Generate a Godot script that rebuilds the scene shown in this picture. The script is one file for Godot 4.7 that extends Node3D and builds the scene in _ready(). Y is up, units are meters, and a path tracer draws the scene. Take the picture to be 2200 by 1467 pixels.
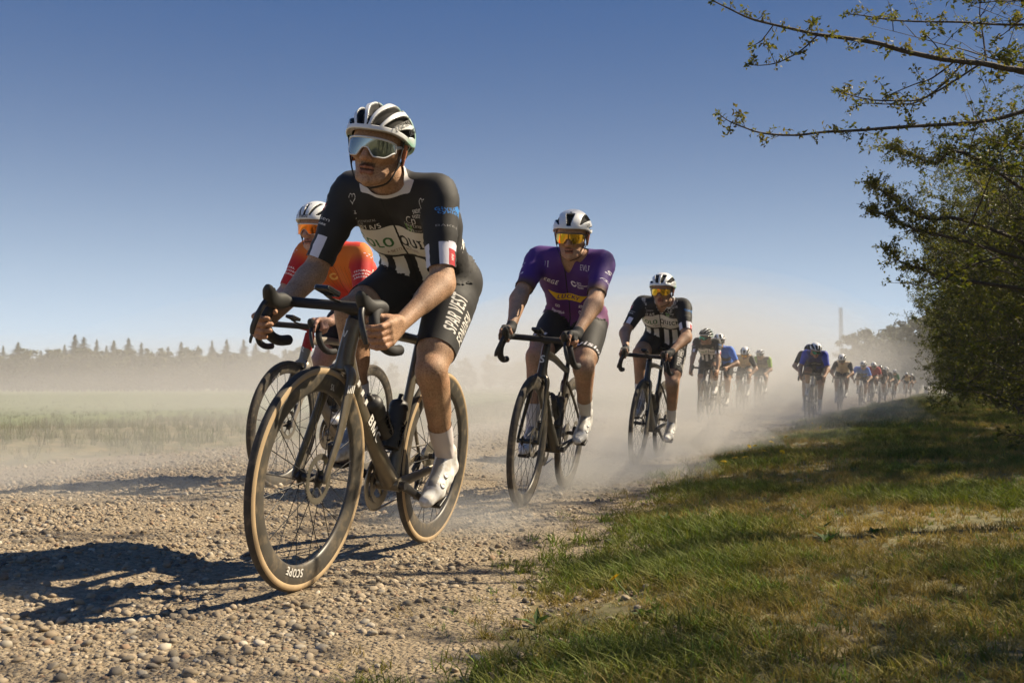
extends Node3D

const TAU_ := TAU
var mats := {}
var names_used := {}
var noise := FastNoiseLite.new()
var road_edge: Curve = null

# ---------------------------------------------------------------- mesh builder
class MB:
	var v := PackedVector3Array()
	var n := PackedVector3Array()
	var uv := PackedVector2Array()
	var c := PackedColorArray()
	var ix := PackedInt32Array()
	var col := Color.WHITE
	func vert(p: Vector3, nn: Vector3, u := Vector2.ZERO) -> int:
		v.append(p); n.append(nn); uv.append(u); c.append(col)
		return v.size() - 1
	func tri(a: int, b: int, d: int) -> void:
		var g := (v[b] - v[a]).cross(v[d] - v[a])
		ix.append(a)
		if g.dot(n[a] + n[b] + n[d]) > 0.0:
			ix.append(d); ix.append(b)
		else:
			ix.append(b); ix.append(d)
	func quad(a: int, b: int, d: int, e: int) -> void:
		tri(a, b, d); tri(a, d, e)
	func flat_tri(a: Vector3, b: Vector3, d: Vector3, away := Vector3.ZERO) -> void:
		var nn := (b - a).cross(d - a).normalized()
		if nn.dot((a + b + d) / 3.0 - away) < 0.0: nn = -nn
		tri(vert(a, nn), vert(b, nn), vert(d, nn))
	func flat_quad(a: Vector3, b: Vector3, d: Vector3, e: Vector3, away: Vector3) -> void:
		var nn := (b - a).cross(d - a).normalized()
		if nn.dot((a + b + d + e) / 4.0 - away) < 0.0: nn = -nn
		quad(vert(a, nn, Vector2(0, 0)), vert(b, nn, Vector2(1, 0)), vert(d, nn, Vector2(1, 1)), vert(e, nn, Vector2(0, 1)))
	func box(t: Transform3D, s: Vector3, bev := 0.0) -> void:
		var h := s * 0.5
		if bev <= 0.0:
			for ax in 3:
				for sg in [-1.0, 1.0]:
					var a := Vector3.ZERO; a[ax] = sg * h[ax]
					var b := Vector3.ZERO; b[(ax + 1) % 3] = h[(ax + 1) % 3]
					var d := Vector3.ZERO; d[(ax + 2) % 3] = h[(ax + 2) % 3]
					flat_quad(t * (a - b - d), t * (a + b - d), t * (a + b + d), t * (a - b + d), t.origin)
			return
		# rounded: superellipsoid-like, rings of an extruded rounded square
		var k := 5
		var prof := []
		for q in 4:
			for j in k:
				var ang := (q + j / float(k - 1)) * PI / 2
				var cx := (h.x - bev) * (1 if q in [0, 3] else -1)
				var cy := (h.y - bev) * (1 if q in [0, 1] else -1)
				prof.append([Vector2(cx, cy), Vector2(cos(ang), sin(ang))])
		var rings := []
		for zz in [[-h.z, -bev, -1.0], [-h.z, 0.0, -1.0], [-h.z + bev * 0.4, bev * -0.4 + bev * 0.75, -0.5], [-h.z + bev, bev, 0.0], [h.z - bev, bev, 0.0], [h.z - bev * 0.4, bev * 0.35, 0.5], [h.z, 0.0, 1.0], [h.z, -bev, 1.0]]:
			var row := []
			for pr in prof:
				var c2: Vector2 = pr[0]
				var d2: Vector2 = pr[1]
				var r: float = zz[1]
				if r < 0.0:
					row.append(vert(t * Vector3(0, 0, zz[0]), t.basis * Vector3(0, 0, signf(zz[2]))))
				else:
					var q2 := c2 + d2 * r
					var nn := Vector3(d2.x * (1.0 - absf(zz[2])), d2.y * (1.0 - absf(zz[2])), zz[2]).normalized()
					row.append(vert(t * Vector3(q2.x, q2.y, zz[0]), t.basis * nn))
			rings.append(row)
		for i in rings.size() - 1:
			for j in prof.size():
				var j2 := (j + 1) % prof.size()
				quad(rings[i][j], rings[i][j2], rings[i + 1][j2], rings[i + 1][j])
	# tube along points; rad: per point float or Vector2(across ref, along other)
	func tube(pts: Array, rad: Array, sides := 10, refdir := Vector3(1, 0, 0), caps := true, closed := false) -> void:
		var m := pts.size()
		var rings := []
		var vlen := 0.0
		for i in m:
			var a: Vector3 = pts[(i - 1 + m) % m] if closed else pts[maxi(i - 1, 0)]
			var b: Vector3 = pts[(i + 1) % m] if closed else pts[mini(i + 1, m - 1)]
			var t := (b - a).normalized()
			var e1 := (refdir - t * refdir.dot(t))
			if e1.length() < 0.05:
				e1 = Vector3(0, 0, 1) - t * t.z
				if e1.length() < 0.05: e1 = Vector3(0, 1, 0)
			e1 = e1.normalized()
			var e2 := t.cross(e1).normalized()
			var rr: Vector2 = rad[i] if rad[i] is Vector2 else Vector2(rad[i], rad[i])
			if i > 0: vlen += (pts[i] - pts[i - 1]).length()
			var row := []
			for j in sides + 1:
				var an := TAU * j / sides
				var ca := cos(an)
				var sa := sin(an)
				var nn := (e1 * (ca / maxf(rr.x, 1e-5)) + e2 * (sa / maxf(rr.y, 1e-5))).normalized()
				row.append(vert(pts[i] + e1 * (ca * rr.x) + e2 * (sa * rr.y), nn, Vector2(j / float(sides), vlen)))
			rings.append(row)
		for i in (m if closed else m - 1):
			for j in sides:
				quad(rings[i][j], rings[i][j + 1], rings[(i + 1) % m][j + 1], rings[(i + 1) % m][j])
		if caps and not closed:
			for e in [0, m - 1]:
				var t: Vector3 = (pts[1] - pts[0]).normalized() * -1.0 if e == 0 else (pts[m - 1] - pts[m - 2]).normalized()
				var cc := vert(pts[e], t)
				var row := []
				for j in sides + 1: row.append(vert(v[rings[e][j]], t))
				for j in sides: tri(cc, row[j], row[j + 1])
	# lathe about the x axis through centre; profile = [Vector2(x, r)], smooth normals unless hard
	func lathe(cen: Vector3, prof: Array, seg := 48, a0 := 0.0, a1 := TAU, hard := false, closed_prof := false) -> void:
		var m := prof.size()
		var last := m if closed_prof else m - 1
		var nor := []
		for i in m:
			var pa: Vector2 = prof[(i - 1 + m) % m] if closed_prof else prof[maxi(i - 1, 0)]
			var pb: Vector2 = prof[(i + 1) % m] if closed_prof else prof[mini(i + 1, m - 1)]
			var d := (pb - pa).normalized()
			nor.append(Vector2(-d.y, d.x))
		for i in last:
			var i2 := (i + 1) % m
			var n1: Vector2 = nor[i]
			var n2: Vector2 = nor[i2]
			if hard:
				var d := ((prof[i2] as Vector2) - (prof[i] as Vector2)).normalized()
				n1 = Vector2(-d.y, d.x); n2 = n1
			var r1 := []
			var r2 := []
			for j in seg + 1:
				var an := a0 + (a1 - a0) * j / seg
				var dir := Vector3(0, cos(an), sin(an))
				r1.append(vert(cen + Vector3(prof[i].x, 0, 0) + dir * prof[i].y, Vector3(n1.x, 0, 0) + dir * n1.y, Vector2(j / float(seg), i / float(m))))
				r2.append(vert(cen + Vector3(prof[i2].x, 0, 0) + dir * prof[i2].y, Vector3(n2.x, 0, 0) + dir * n2.y, Vector2(j / float(seg), (i + 1) / float(m))))
			for j in seg: quad(r1[j], r1[j + 1], r2[j + 1], r2[j])
	# lathe about any axis: place with a transform afterwards
	func xform(t: Transform3D, from := 0) -> void:
		for i in range(from, v.size()):
			v[i] = t * v[i]
			n[i] = (t.basis * n[i]).normalized()
	func ball(cen: Vector3, r: Vector3, lat := 8, lon := 12) -> void:
		var rows := []
		for i in lat + 1:
			var th := PI * i / lat
			var row := []
			for j in lon + 1:
				var ph := TAU * j / lon
				var d := Vector3(sin(th) * cos(ph), cos(th), sin(th) * sin(ph))
				row.append(vert(cen + d * r, (d / r).normalized()))
			rows.append(row)
		for i in lat:
			for j in lon: quad(rows[i][j], rows[i][j + 1], rows[i + 1][j + 1], rows[i + 1][j])
	func mesh() -> ArrayMesh:
		var a := []
		a.resize(Mesh.ARRAY_MAX)
		a[Mesh.ARRAY_VERTEX] = v; a[Mesh.ARRAY_NORMAL] = n; a[Mesh.ARRAY_TEX_UV] = uv; a[Mesh.ARRAY_COLOR] = c
		if ix.size(): a[Mesh.ARRAY_INDEX] = ix
		var m := ArrayMesh.new()
		m.add_surface_from_arrays(Mesh.PRIMITIVE_TRIANGLES, a)
		return m

# ---------------------------------------------------------------- nodes
func numbered(called: String) -> String:
	var k: int = names_used.get(called, 0)
	names_used[called] = k + 1
	return called if k == 0 else "%s_%03d" % [called, k]

func tag(o: Node, label: String, category: String, group := "") -> Node:
	if label: o.set_meta("label", label)
	if category: o.set_meta("category", category)
	if group: o.set_meta("group", group)
	return o

func base(called: String, label: String, category: String, t := Transform3D(), group := "") -> Node3D:
	var o := Node3D.new()
	o.name = numbered(called)
	add_child(o)
	o.transform = t
	tag(o, label, category, group)
	return o

func part(called: String, m: Mesh, mat: Material, parent: Node = null) -> MeshInstance3D:
	var o := MeshInstance3D.new()
	o.mesh = m
	o.material_override = mat
	if parent == null:
		o.name = numbered(called)
		add_child(o)
	else:
		o.name = called
		parent.add_child(o, true)
	return o

func struct(called: String, m: Mesh, mat: Material) -> MeshInstance3D:
	var o := part(called, m, mat)
	o.set_meta("kind", "structure")
	return o

func copies(called: String, m: Mesh, mat: Material, where: Array, tint: PackedColorArray, parent: Node = null) -> MultiMeshInstance3D:
	var mm := MultiMesh.new()
	mm.transform_format = MultiMesh.TRANSFORM_3D
	mm.use_colors = tint.size() > 0
	mm.mesh = m
	mm.instance_count = where.size()
	for i in where.size():
		mm.set_instance_transform(i, where[i])
		if tint.size(): mm.set_instance_color(i, tint[i])
	var o := MultiMeshInstance3D.new()
	o.multimesh = mm
	o.material_override = mat
	o.set_meta("kind", "stuff")
	if parent == null:
		o.name = numbered(called)
		add_child(o)
	else:
		o.name = called
		parent.add_child(o, true)
	return o

# ---------------------------------------------------------------- materials
func lin(r: float, g: float, b: float) -> Color:
	return Color(r, g, b).linear_to_srgb()

func mat(key: String, col: Color, rough := 0.7, metal := 0.0, opts := {}) -> StandardMaterial3D:
	if mats.has(key): return mats[key]
	var m := StandardMaterial3D.new()
	m.resource_name = key
	m.albedo_color = col
	m.roughness = rough
	m.metallic = metal
	for k in opts: m.set(k, opts[k])
	mats[key] = m
	return m

func noise_tex(freq: float, ramp: Array, type := FastNoiseLite.TYPE_SIMPLEX_SMOOTH, oct := 5, sd := 1, size := 512, normal := false) -> NoiseTexture2D:
	var f := FastNoiseLite.new()
	f.noise_type = type
	f.frequency = freq
	f.fractal_octaves = oct
	f.seed = sd
	var t := NoiseTexture2D.new()
	t.width = size; t.height = size
	t.seamless = true
	t.noise = f
	if ramp.size():
		var g := Gradient.new()
		var off := PackedFloat32Array()
		var cols := PackedColorArray()
		for e in ramp:
			off.append(e[0]); cols.append(e[1])
		g.offsets = off; g.colors = cols
		t.color_ramp = g
	return t

# a surface whose colour wanders between the ramp's tones, laid in metres of the world
func grain(key: String, ramp: Array, freq: float, tile: float, rough := 0.9, bump := 0.0, world := true, opts := {}) -> StandardMaterial3D:
	if mats.has(key): return mats[key]
	var m := mat(key, Color.WHITE, rough)
	m.albedo_texture = noise_tex(freq, ramp, FastNoiseLite.TYPE_SIMPLEX_SMOOTH, 6, key.length() * 7 + 3)
	m.uv1_triplanar = true
	m.uv1_world_triplanar = world
	m.uv1_scale = Vector3.ONE / tile
	if bump > 0.0:
		m.heightmap_enabled = true
		m.heightmap_texture = noise_tex(freq * 1.7, [], FastNoiseLite.TYPE_SIMPLEX_SMOOTH, 6, key.length() * 5 + 1)
		m.heightmap_scale = bump
	for k in opts: m.set(k, opts[k])
	return m

# ---------------------------------------------------------------- lie of the land
const EDGE := [[-30.0, -7.0], [0.0, -0.72], [2.09, -0.2], [2.59, -0.1], [3.52, 0.115], [4.42, 0.387], [5.95, 0.787], [8.04, 1.43], [11.2, 2.63], [19.0, 5.68], [29.5, 10.4], [49.0, 19.4], [70.0, 28.2], [100.0, 41.0], [400.0, 168.0], [3000.0, 1270.0]]
const HEDGE := [[-8.0, 2.4], [0.0, 3.0], [5.0, 4.4], [13.5, 7.6], [30.0, 14.2], [50.0, 22.2], [70.0, 30.6], [100.0, 43.0], [200.0, 86.0]]

func along(tab: Array, d: float) -> float:
	for i in range(1, tab.size()):
		if d <= tab[i][0] or i == tab.size() - 1:
			var a: Array = tab[i - 1]
			var b: Array = tab[i]
			return lerpf(a[1], b[1], (d - a[0]) / (b[0] - a[0]))
	return 0.0

func height(x: float, d: float) -> float:
	return height_w(along(EDGE, d) - x, x, d)

func height_w(w: float, x: float, d: float) -> float:
	var h := 0.0
	# the crown of the track between its wheel ruts
	h += 0.085 * smoothstep(0.95, 1.9, w) * (1.0 - smoothstep(2.9, 4.4, w))
	h += 0.075 * smoothstep(0.1, -0.7, w) + 0.05 * smoothstep(-0.8, -3.0, w)
	# field
	h -= 0.9 * smoothstep(10.0, 330.0, w)
	h += 0.10 * smoothstep(5.2, 7.5, w) * (1.0 - smoothstep(9.0, 16.0, w))
	var rough := smoothstep(0.15, -0.4, w) * 0.03 + 0.006 + smoothstep(5.0, 7.0, w) * 0.04
	h += noise.get_noise_2d(x * 55.0, d * 55.0) * rough
	return h

func on_ground(x: float, d: float, up := 0.0) -> Vector3:
	return Vector3(x, height(x, d) + up, -d)

# ---------------------------------------------------------------- scene
func _ready() -> void:
	noise.seed = 5
	noise.frequency = 0.01
	noise.fractal_octaves = 4
	var cam := Camera3D.new()
	cam.name = "camera"
	cam.position = Vector3(0, 0.62, 0)
	cam.rotation_degrees = Vector3(2.635, 0, 0)
	cam.near = 0.05
	cam.far = 6000.0
	cam.fov = 37.84
	var ca := CameraAttributesPhysical.new()
	ca.frustum_focal_length = 35.0
	ca.frustum_focus_distance = 3.6
	ca.frustum_near = 0.05
	ca.frustum_far = 6000.0
	ca.exposure_aperture = 10.0
	cam.attributes = ca
	add_child(cam)

	var env := Environment.new()
	env.background_mode = Environment.BG_SKY
	var sk := ProceduralSkyMaterial.new()
	sk.sky_top_color = lin(0.004, 0.044, 0.150)
	sk.sky_horizon_color = lin(0.44, 0.57, 0.68)
	sk.sky_curve = 0.088
	sk.ground_bottom_color = lin(0.22, 0.18, 0.12)
	sk.ground_horizon_color = lin(0.40, 0.36, 0.30)
	sk.sun_angle_max = 1.0
	var sky := Sky.new()
	sky.sky_material = sk
	env.sky = sky
	env.background_energy_multiplier = 1.0
	env.tonemap_mode = Environment.TONE_MAPPER_LINEAR
	env.tonemap_exposure = 1.9
	env.sdfgi_enabled = true
	env.ssao_enabled = true
	env.ssil_enabled = true
	env.fog_enabled = true
	env.fog_mode = Environment.FOG_MODE_EXPONENTIAL
	env.fog_light_color = lin(0.98, 0.94, 0.86)
	env.fog_density = 0.0009
	env.volumetric_fog_enabled = true
	env.volumetric_fog_density = 0.0
	var we := WorldEnvironment.new()
	we.name = "world_environment"
	we.environment = env
	add_child(we)

	var sun := DirectionalLight3D.new()
	sun.name = "sun"
	sun.light_color = lin(1.0, 0.86, 0.64)
	sun.light_energy = 1.6
	sun.light_angular_distance = 0.5
	sun.shadow_enabled = true
	add_child(sun)
	sun.look_at_from_position(Vector3(7.3, 7.2, -2.6), Vector3.ZERO)

	build_ground()
	print("ground ", Time.get_ticks_msec())
	build_riders()
	print("riders ", Time.get_ticks_msec())
	build_plants()
	print("plants ", Time.get_ticks_msec())
	build_far()
	build_dust()
	print("done ", Time.get_ticks_msec())

# ---------------------------------------------------------------- ground
func sheet(ds: Array, ws: Array, lift: Callable) -> ArrayMesh:
	var m := MB.new()
	var nw := ws.size()
	for d in ds:
		var e := along(EDGE, d)
		for w in ws:
			var x: float = e - w
			m.vert(Vector3(x, height_w(w, x, d) + lift.call(w, x, d), -d), Vector3.UP)
	for i in ds.size() - 1:
		for j in nw - 1:
			var a := i * nw + j
			m.ix.append_array(PackedInt32Array([a, a + 1, a + nw + 1, a, a + nw + 1, a + nw]))
	# winding and normals from the faces
	var acc := PackedVector3Array()
	acc.resize(m.v.size())
	for t in range(0, m.ix.size(), 3):
		var a := m.ix[t]
		var b := m.ix[t + 1]
		var c := m.ix[t + 2]
		var g := (m.v[b] - m.v[a]).cross(m.v[c] - m.v[a])
		if g.y > 0.0:
			m.ix[t + 1] = c; m.ix[t + 2] = b
		else:
			g = -g
		acc[a] += g; acc[b] += g; acc[c] += g
	for i in acc.size(): m.n[i] = acc[i].normalized()
	return m.mesh()

func steps(from: float, to: float, first: float, grow: float, most := 1e9) -> Array:
	var out := []
	var p := from
	var s := first
	while p < to:
		out.append(p)
		p += s
		s = minf(s * grow, most)
	out.append(to)
	return out

func stone_mesh(sd: int, angular: float) -> ArrayMesh:
	# a pebble: a subdivided octahedron pushed in and out
	var r := RandomNumberGenerator.new()
	r.seed = sd
	var f := FastNoiseLite.new()
	f.seed = sd
	f.frequency = 0.55
	var pts := []
	var faces := []
	for s in [[1, 1, 1], [1, 1, -1], [1, -1, 1], [1, -1, -1], [-1, 1, 1], [-1, 1, -1], [-1, -1, 1], [-1, -1, -1]]:
		var a := Vector3(s[0], 0, 0)
		var b := Vector3(0, s[1], 0)
		var c := Vector3(0, 0, s[2])
		var ab := (a + b).normalized()
		var bc := (b + c).normalized()
		var ca := (c + a).normalized()
		faces.append_array([[a, ab, ca], [ab, b, bc], [ca, bc, c], [ab, bc, ca]])
	var cuts := []
	for i in 9: cuts.append([Vector3(r.randfn(), r.randfn(), r.randfn()).normalized(), r.randf_range(0.55, 0.85)])
	var sc := Vector3(r.randf_range(0.9, 1.25), r.randf_range(0.55, 0.8), r.randf_range(0.75, 1.0))
	var place := func(p: Vector3) -> Vector3:
		var q := p * (1.0 + 0.22 * f.get_noise_3dv(p * 1.6))
		for cu in cuts:
			var over: float = q.dot(cu[0]) - cu[1]
			if over > 0.0: q -= cu[0] * over * angular
		return q * sc
	var idx := {}
	var vs := []
	var acc := []
	var tris := []
	for fa in faces:
		var t := []
		for p in fa:
			var key := (p as Vector3).snapped(Vector3.ONE * 0.001)
			if not idx.has(key):
				idx[key] = vs.size()
				vs.append(place.call(p))
				acc.append(Vector3.ZERO)
			t.append(idx[key])
		tris.append(t)
	for t in tris:
		var g: Vector3 = (vs[t[1]] - vs[t[0]]).cross(vs[t[2]] - vs[t[0]])
		if g.dot(vs[t[0]] + vs[t[1]] + vs[t[2]]) < 0.0: g = -g
		for k in t: acc[k] += g
	var m := MB.new()
	for i in vs.size(): m.vert(vs[i], acc[i].normalized())
	for t in tris: m.tri(t[0], t[1], t[2])
	return m.mesh()

func gravel_density(w: float) -> float:
	var k := smoothstep(-0.05, 0.45, w) * 0.9 + 0.1
	return k * (1.0 - smoothstep(4.6, 5.6, w)) * smoothstep(-0.6, -0.1, w)

func stone_tint(r: RandomNumberGenerator) -> Color:
	# tan, buff, grey, rust and pale flint pebbles (linear)
	var pick := r.randf()
	var c := Color(0.38, 0.295, 0.195)
	if pick < 0.18: c = Color(0.27, 0.225, 0.165)
	elif pick < 0.40: c = Color(0.46, 0.37, 0.255)
	elif pick < 0.45: c = Color(0.34, 0.225, 0.14)
	elif pick < 0.51: c = Color(0.55, 0.48, 0.37)
	elif pick < 0.57: c = Color(0.17, 0.145, 0.115)
	var k := r.randf_range(0.52, 0.92)
	return Color(c.r * k, c.g * k, c.b * k)

func build_ground() -> void:
	var ds: Array = steps(-40.0, -2.0, 3.0, 1.0) + steps(0.4, 12.0, 0.11, 1.0) + steps(12.25, 2600.0, 0.3, 1.05)
	var ws: Array = []
	for k in [-900.0, -400.0, -200.0, -100.0, -60.0, -40.0, -28.0, -20.0]: ws.append(k)
	ws += steps(-16.0, -4.2, 0.8, 1.0)
	ws += steps(-4.0, 0.35, 0.11, 1.0)
	ws += [0.6, 1.0, 1.5, 2.0, 2.5, 3.0, 3.5, 4.0, 4.4, 4.7, 4.9]
	ws += steps(5.0, 9.0, 0.2, 1.0)
	ws += steps(9.3, 1500.0, 0.5, 1.14)
	var gm := grain("meadow_soil", [[0.0, lin(0.060, 0.050, 0.024)], [0.35, lin(0.115, 0.105, 0.040)], [0.5, lin(0.14, 0.125, 0.055)], [0.68, lin(0.20, 0.155, 0.075)], [1.0, lin(0.27, 0.21, 0.12)]], 0.012, 2.3, 0.95, 1.2)
	struct("ground", sheet(ds, ws, func(w, _x, _d): return -0.03 * smoothstep(0.05, 0.5, w) * (1.0 - smoothstep(4.7, 5.3, w))), gm)

	# the crop field beyond the track: its own sheet, a few centimetres up
	var fm := grain("young_crop", [[0.0, lin(0.075, 0.105, 0.030)], [0.5, lin(0.115, 0.150, 0.045)], [1.0, lin(0.17, 0.195, 0.07)]], 0.02, 9.0, 0.95, 3.0)
	var fds: Array = steps(-30.0, 20.0, 2.0, 1.0) + steps(21.0, 2200.0, 1.0, 1.05)
	var fws: Array = steps(9.5, 1300.0, 0.5, 1.13)
	struct("field", sheet(fds, fws, func(w, _x, _d): return -0.05 + 0.17 * smoothstep(9.5, 11.0, w)), fm)

	var rm := grain("road_sand", [[0.0, lin(0.13, 0.098, 0.062)], [0.4, lin(0.225, 0.173, 0.110)], [0.6, lin(0.27, 0.212, 0.138)], [1.0, lin(0.37, 0.30, 0.20)]], 0.03, 0.55, 0.95, 1.2)
	var rds: Array = steps(-30.0, 0.0, 2.0, 1.0) + steps(0.5, 12.0, 0.075, 1.0) + steps(12.2, 140.0, 0.22, 1.05)
	var rws: Array = steps(-1.1, 5.9, 0.07, 1.0)
	var jag := FastNoiseLite.new()
	jag.seed = 9
	jag.frequency = 0.9
	var road := struct("gravel_road", sheet(rds, rws, func(w, x, d):
		var j := jag.get_noise_2d(x, d) * 0.30 + jag.get_noise_2d(x * 5.0, d * 5.0) * 0.16
		return 0.006 - 0.14 * smoothstep(-0.10 + j, -0.62 + j, w) - 0.2 * smoothstep(5.2 + j, 5.7 + j, w)), rm)

	# stones: the 300 that show largest are pieces of the road, the rest is gravel
	var kinds := []
	for i in 3: kinds.append(stone_mesh(40 + i, 0.6))
	for i in 7: kinds.append(stone_mesh(60 + i, 1.0))
	var r := RandomNumberGenerator.new()
	r.seed = 11
	var all := []
	var bands := [[1.75, 3.2, 12500.0, 0.95], [3.2, 5.2, 9500.0, 0.95], [5.2, 8.0, 4600.0, 1.1], [8.0, 13.0, 1900.0, 1.35], [13.0, 26.0, 420.0, 1.9]]
	var clump := FastNoiseLite.new()
	clump.seed = 21
	clump.frequency = 1.1
	for b in bands:
		var area: float = (b[1] - b[0]) * 6.4
		for i in int(area * b[2]):
			var d := r.randf_range(b[0], b[1])
			var w := r.randf_range(-0.6, 5.7)
			var x := along(EDGE, d) - w
			if absf(x) > 0.56 * d + 1.1: continue
			var dens := gravel_density(w) * (0.60 + 0.9 * clump.get_noise_2d(x, d)) * (1.0 - 0.45 * smoothstep(0.35, 0.0, absf(w - 0.75)) - 0.35 * smoothstep(0.35, 0.0, absf(w - 3.7)))
			if r.randf() > dens: continue
			var s := 0.0047 * exp(r.randfn(0.0, 0.58))
			if r.randf() < 0.014: s *= r.randf_range(1.8, 3.0)
			s = clampf(s, 0.0026, 0.019) * b[3]
			all.append([s / d, s, x, d, w])
	all.sort_custom(func(p, q): return p[0] > q[0])
	var where := []
	var tints := []
	for k in kinds.size():
		where.append([]); tints.append(PackedColorArray())
	var sm := mat("pebble", Color.WHITE, 0.85, 0.0, {"vertex_color_use_as_albedo": true})
	var tone_mats := []
	for i in 12: tone_mats.append(mat("pebble_%d" % i, stone_tint(r).linear_to_srgb(), 0.8))
	var picked := 0
	for s in all:
		var k := r.randi() % kinds.size()
		var bs := Basis.from_euler(Vector3(r.randf_range(-0.5, 0.5), r.randf() * TAU, r.randf_range(-0.5, 0.5))).scaled(Vector3.ONE * (s[1] as float))
		var t := Transform3D(bs, on_ground(s[2], s[3], (s[1] as float) * r.randf_range(-0.15, 0.4) + 0.004))
		if picked < 300:
			picked += 1
			var o := part("stone", kinds[k], tone_mats[r.randi() % 12], road)
			o.transform = t
		else:
			where[k].append(t)
			tints[k].append(stone_tint(r))
	for k in kinds.size():
		var g := copies("gravel", kinds[k], sm, where[k], tints[k], road)
	print("stones ", all.size())

# ---------------------------------------------------------------- lettering
var fonts := {}
var tri_cache := {}

func font(bold: bool) -> Font:
	if not fonts.has(bold):
		var f := SystemFont.new()
		f.font_names = PackedStringArray(["Droid Sans"])
		f.font_weight = 700 if bold else 400
		fonts[bold] = f
	return fonts[bold]

# triangles of a line of text, centred on the origin, capitals about `size` high
func text_tris(s: String, size: float, bold := true) -> PackedVector2Array:
	var key := s + str(bold)
	if not tri_cache.has(key):
		var t := TextMesh.new()
		t.text = s
		t.font = font(bold)
		t.font_size = 64
		t.pixel_size = 1.0 / 46.0
		t.depth = 0.0
		t.curve_step = 4.0
		var a := t.get_mesh_arrays()
		var out := PackedVector2Array()
		if a.size() and a[Mesh.ARRAY_VERTEX] != null:
			var v: PackedVector3Array = a[Mesh.ARRAY_VERTEX]
			var ix = a[Mesh.ARRAY_INDEX]
			var lo := Vector2(1e9, 1e9)
			var hi := -lo
			for p in v:
				lo = lo.min(Vector2(p.x, p.y)); hi = hi.max(Vector2(p.x, p.y))
			var mid := (lo + hi) * 0.5
			if ix == null or ix.size() == 0:
				for p in v: out.append(Vector2(p.x, p.y) - mid)
			else:
				for i in ix: out.append(Vector2(v[i].x, v[i].y) - mid)
		tri_cache[key] = out
	var res := PackedVector2Array()
	for p in tri_cache[key]: res.append(p * size)
	return res

# flat lettering in the xy plane, facing +z
func plate_text(s: String, size: float, bold := true) -> MB:
	var m := MB.new()
	var t := text_tris(s, size, bold)
	for i in range(0, t.size(), 3):
		var id := []
		for k in 3: id.append(m.vert(Vector3(t[i + k].x, t[i + k].y, 0), Vector3(0, 0, 1)))
		m.tri(id[0], id[1], id[2])
	return m

func fill_tri(im: Image, a: Vector2, b: Vector2, c: Vector2, col: Color) -> void:
	var y0 := maxi(int(ceil(minf(a.y, minf(b.y, c.y)) - 0.5)), 0)
	var y1 := mini(int(floor(maxf(a.y, maxf(b.y, c.y)) - 0.5)), im.get_height() - 1)
	for y in range(y0, y1 + 1):
		var yy := y + 0.5
		var lo := 1e9
		var hi := -1e9
		for e in [[a, b], [b, c], [c, a]]:
			var p: Vector2 = e[0]
			var q: Vector2 = e[1]
			if (p.y <= yy) != (q.y <= yy):
				var x := p.x + (q.x - p.x) * (yy - p.y) / (q.y - p.y)
				lo = minf(lo, x); hi = maxf(hi, x)
		var x0 := maxi(int(round(lo)), 0)
		var x1 := mini(int(round(hi)), im.get_width())
		if x1 > x0: im.fill_rect(Rect2i(x0, y, x1 - x0, 1), col)

func fill_poly(im: Image, pts: Array, col: Color) -> void:
	var pv := PackedVector2Array(pts)
	var ix := Geometry2D.triangulate_polygon(pv)
	for i in range(0, ix.size(), 3): fill_tri(im, pv[ix[i]], pv[ix[i + 1]], pv[ix[i + 2]], col)

# text painted on an image: centre, capital height in pixels, turn in degrees, slant, width factor
func paint_text(im: Image, s: String, at: Vector2, size: float, col: Color, turn := 0.0, bold := true, slant := 0.0, wide := 1.0) -> void:
	var t := text_tris(s, size, bold)
	var ca := cos(deg_to_rad(turn))
	var sa := sin(deg_to_rad(turn))
	for i in range(0, t.size(), 3):
		var q := []
		for k in 3:
			var p := t[i + k]
			var x := (p.x + slant * p.y) * wide
			var y := -p.y
			q.append(at + Vector2(x * ca - y * sa, x * sa + y * ca))
		fill_tri(im, q[0], q[1], q[2], col)

func paint_line(im: Image, pts: Array, wdt: float, col: Color) -> void:
	for i in pts.size() - 1:
		var a: Vector2 = pts[i]
		var b: Vector2 = pts[i + 1]
		var d := (b - a).normalized() * wdt * 0.5
		var n := Vector2(-d.y, d.x)
		fill_tri(im, a + n - d, b + n + d, b - n + d, col)
		fill_tri(im, a + n - d, b - n + d, a - n - d, col)

# ---------------------------------------------------------------- bicycles
# local axes: x to the rider's left, y up, z the way it rolls; origin on the ground under the bottom bracket
const WR := 0.343
const AXF := Vector3(0, 0.343, 0.585)
const AXR := Vector3(0, 0.343, -0.410)
const BB := Vector3(0, 0.272, 0)
const CRANK := 0.172

func bend_text(s: String, size: float, r: float, mid: float, x: float, side: float, bold := true) -> MB:
	# lettering wrapped round a wheel's side: r = radius of the baseline, mid = angle of its middle
	var raw := text_tris(s, size, bold)
	var m := MB.new()
	for t in range(0, raw.size(), 3):
		var id := []
		for k in 3:
			var p := raw[t + k]
			var a := mid - side * p.x / r
			var rr := r + p.y
			id.append(m.vert(Vector3(x, cos(a) * rr, sin(a) * rr), Vector3(side, 0, 0)))
		m.tri(id[0], id[1], id[2])
	return m

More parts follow.
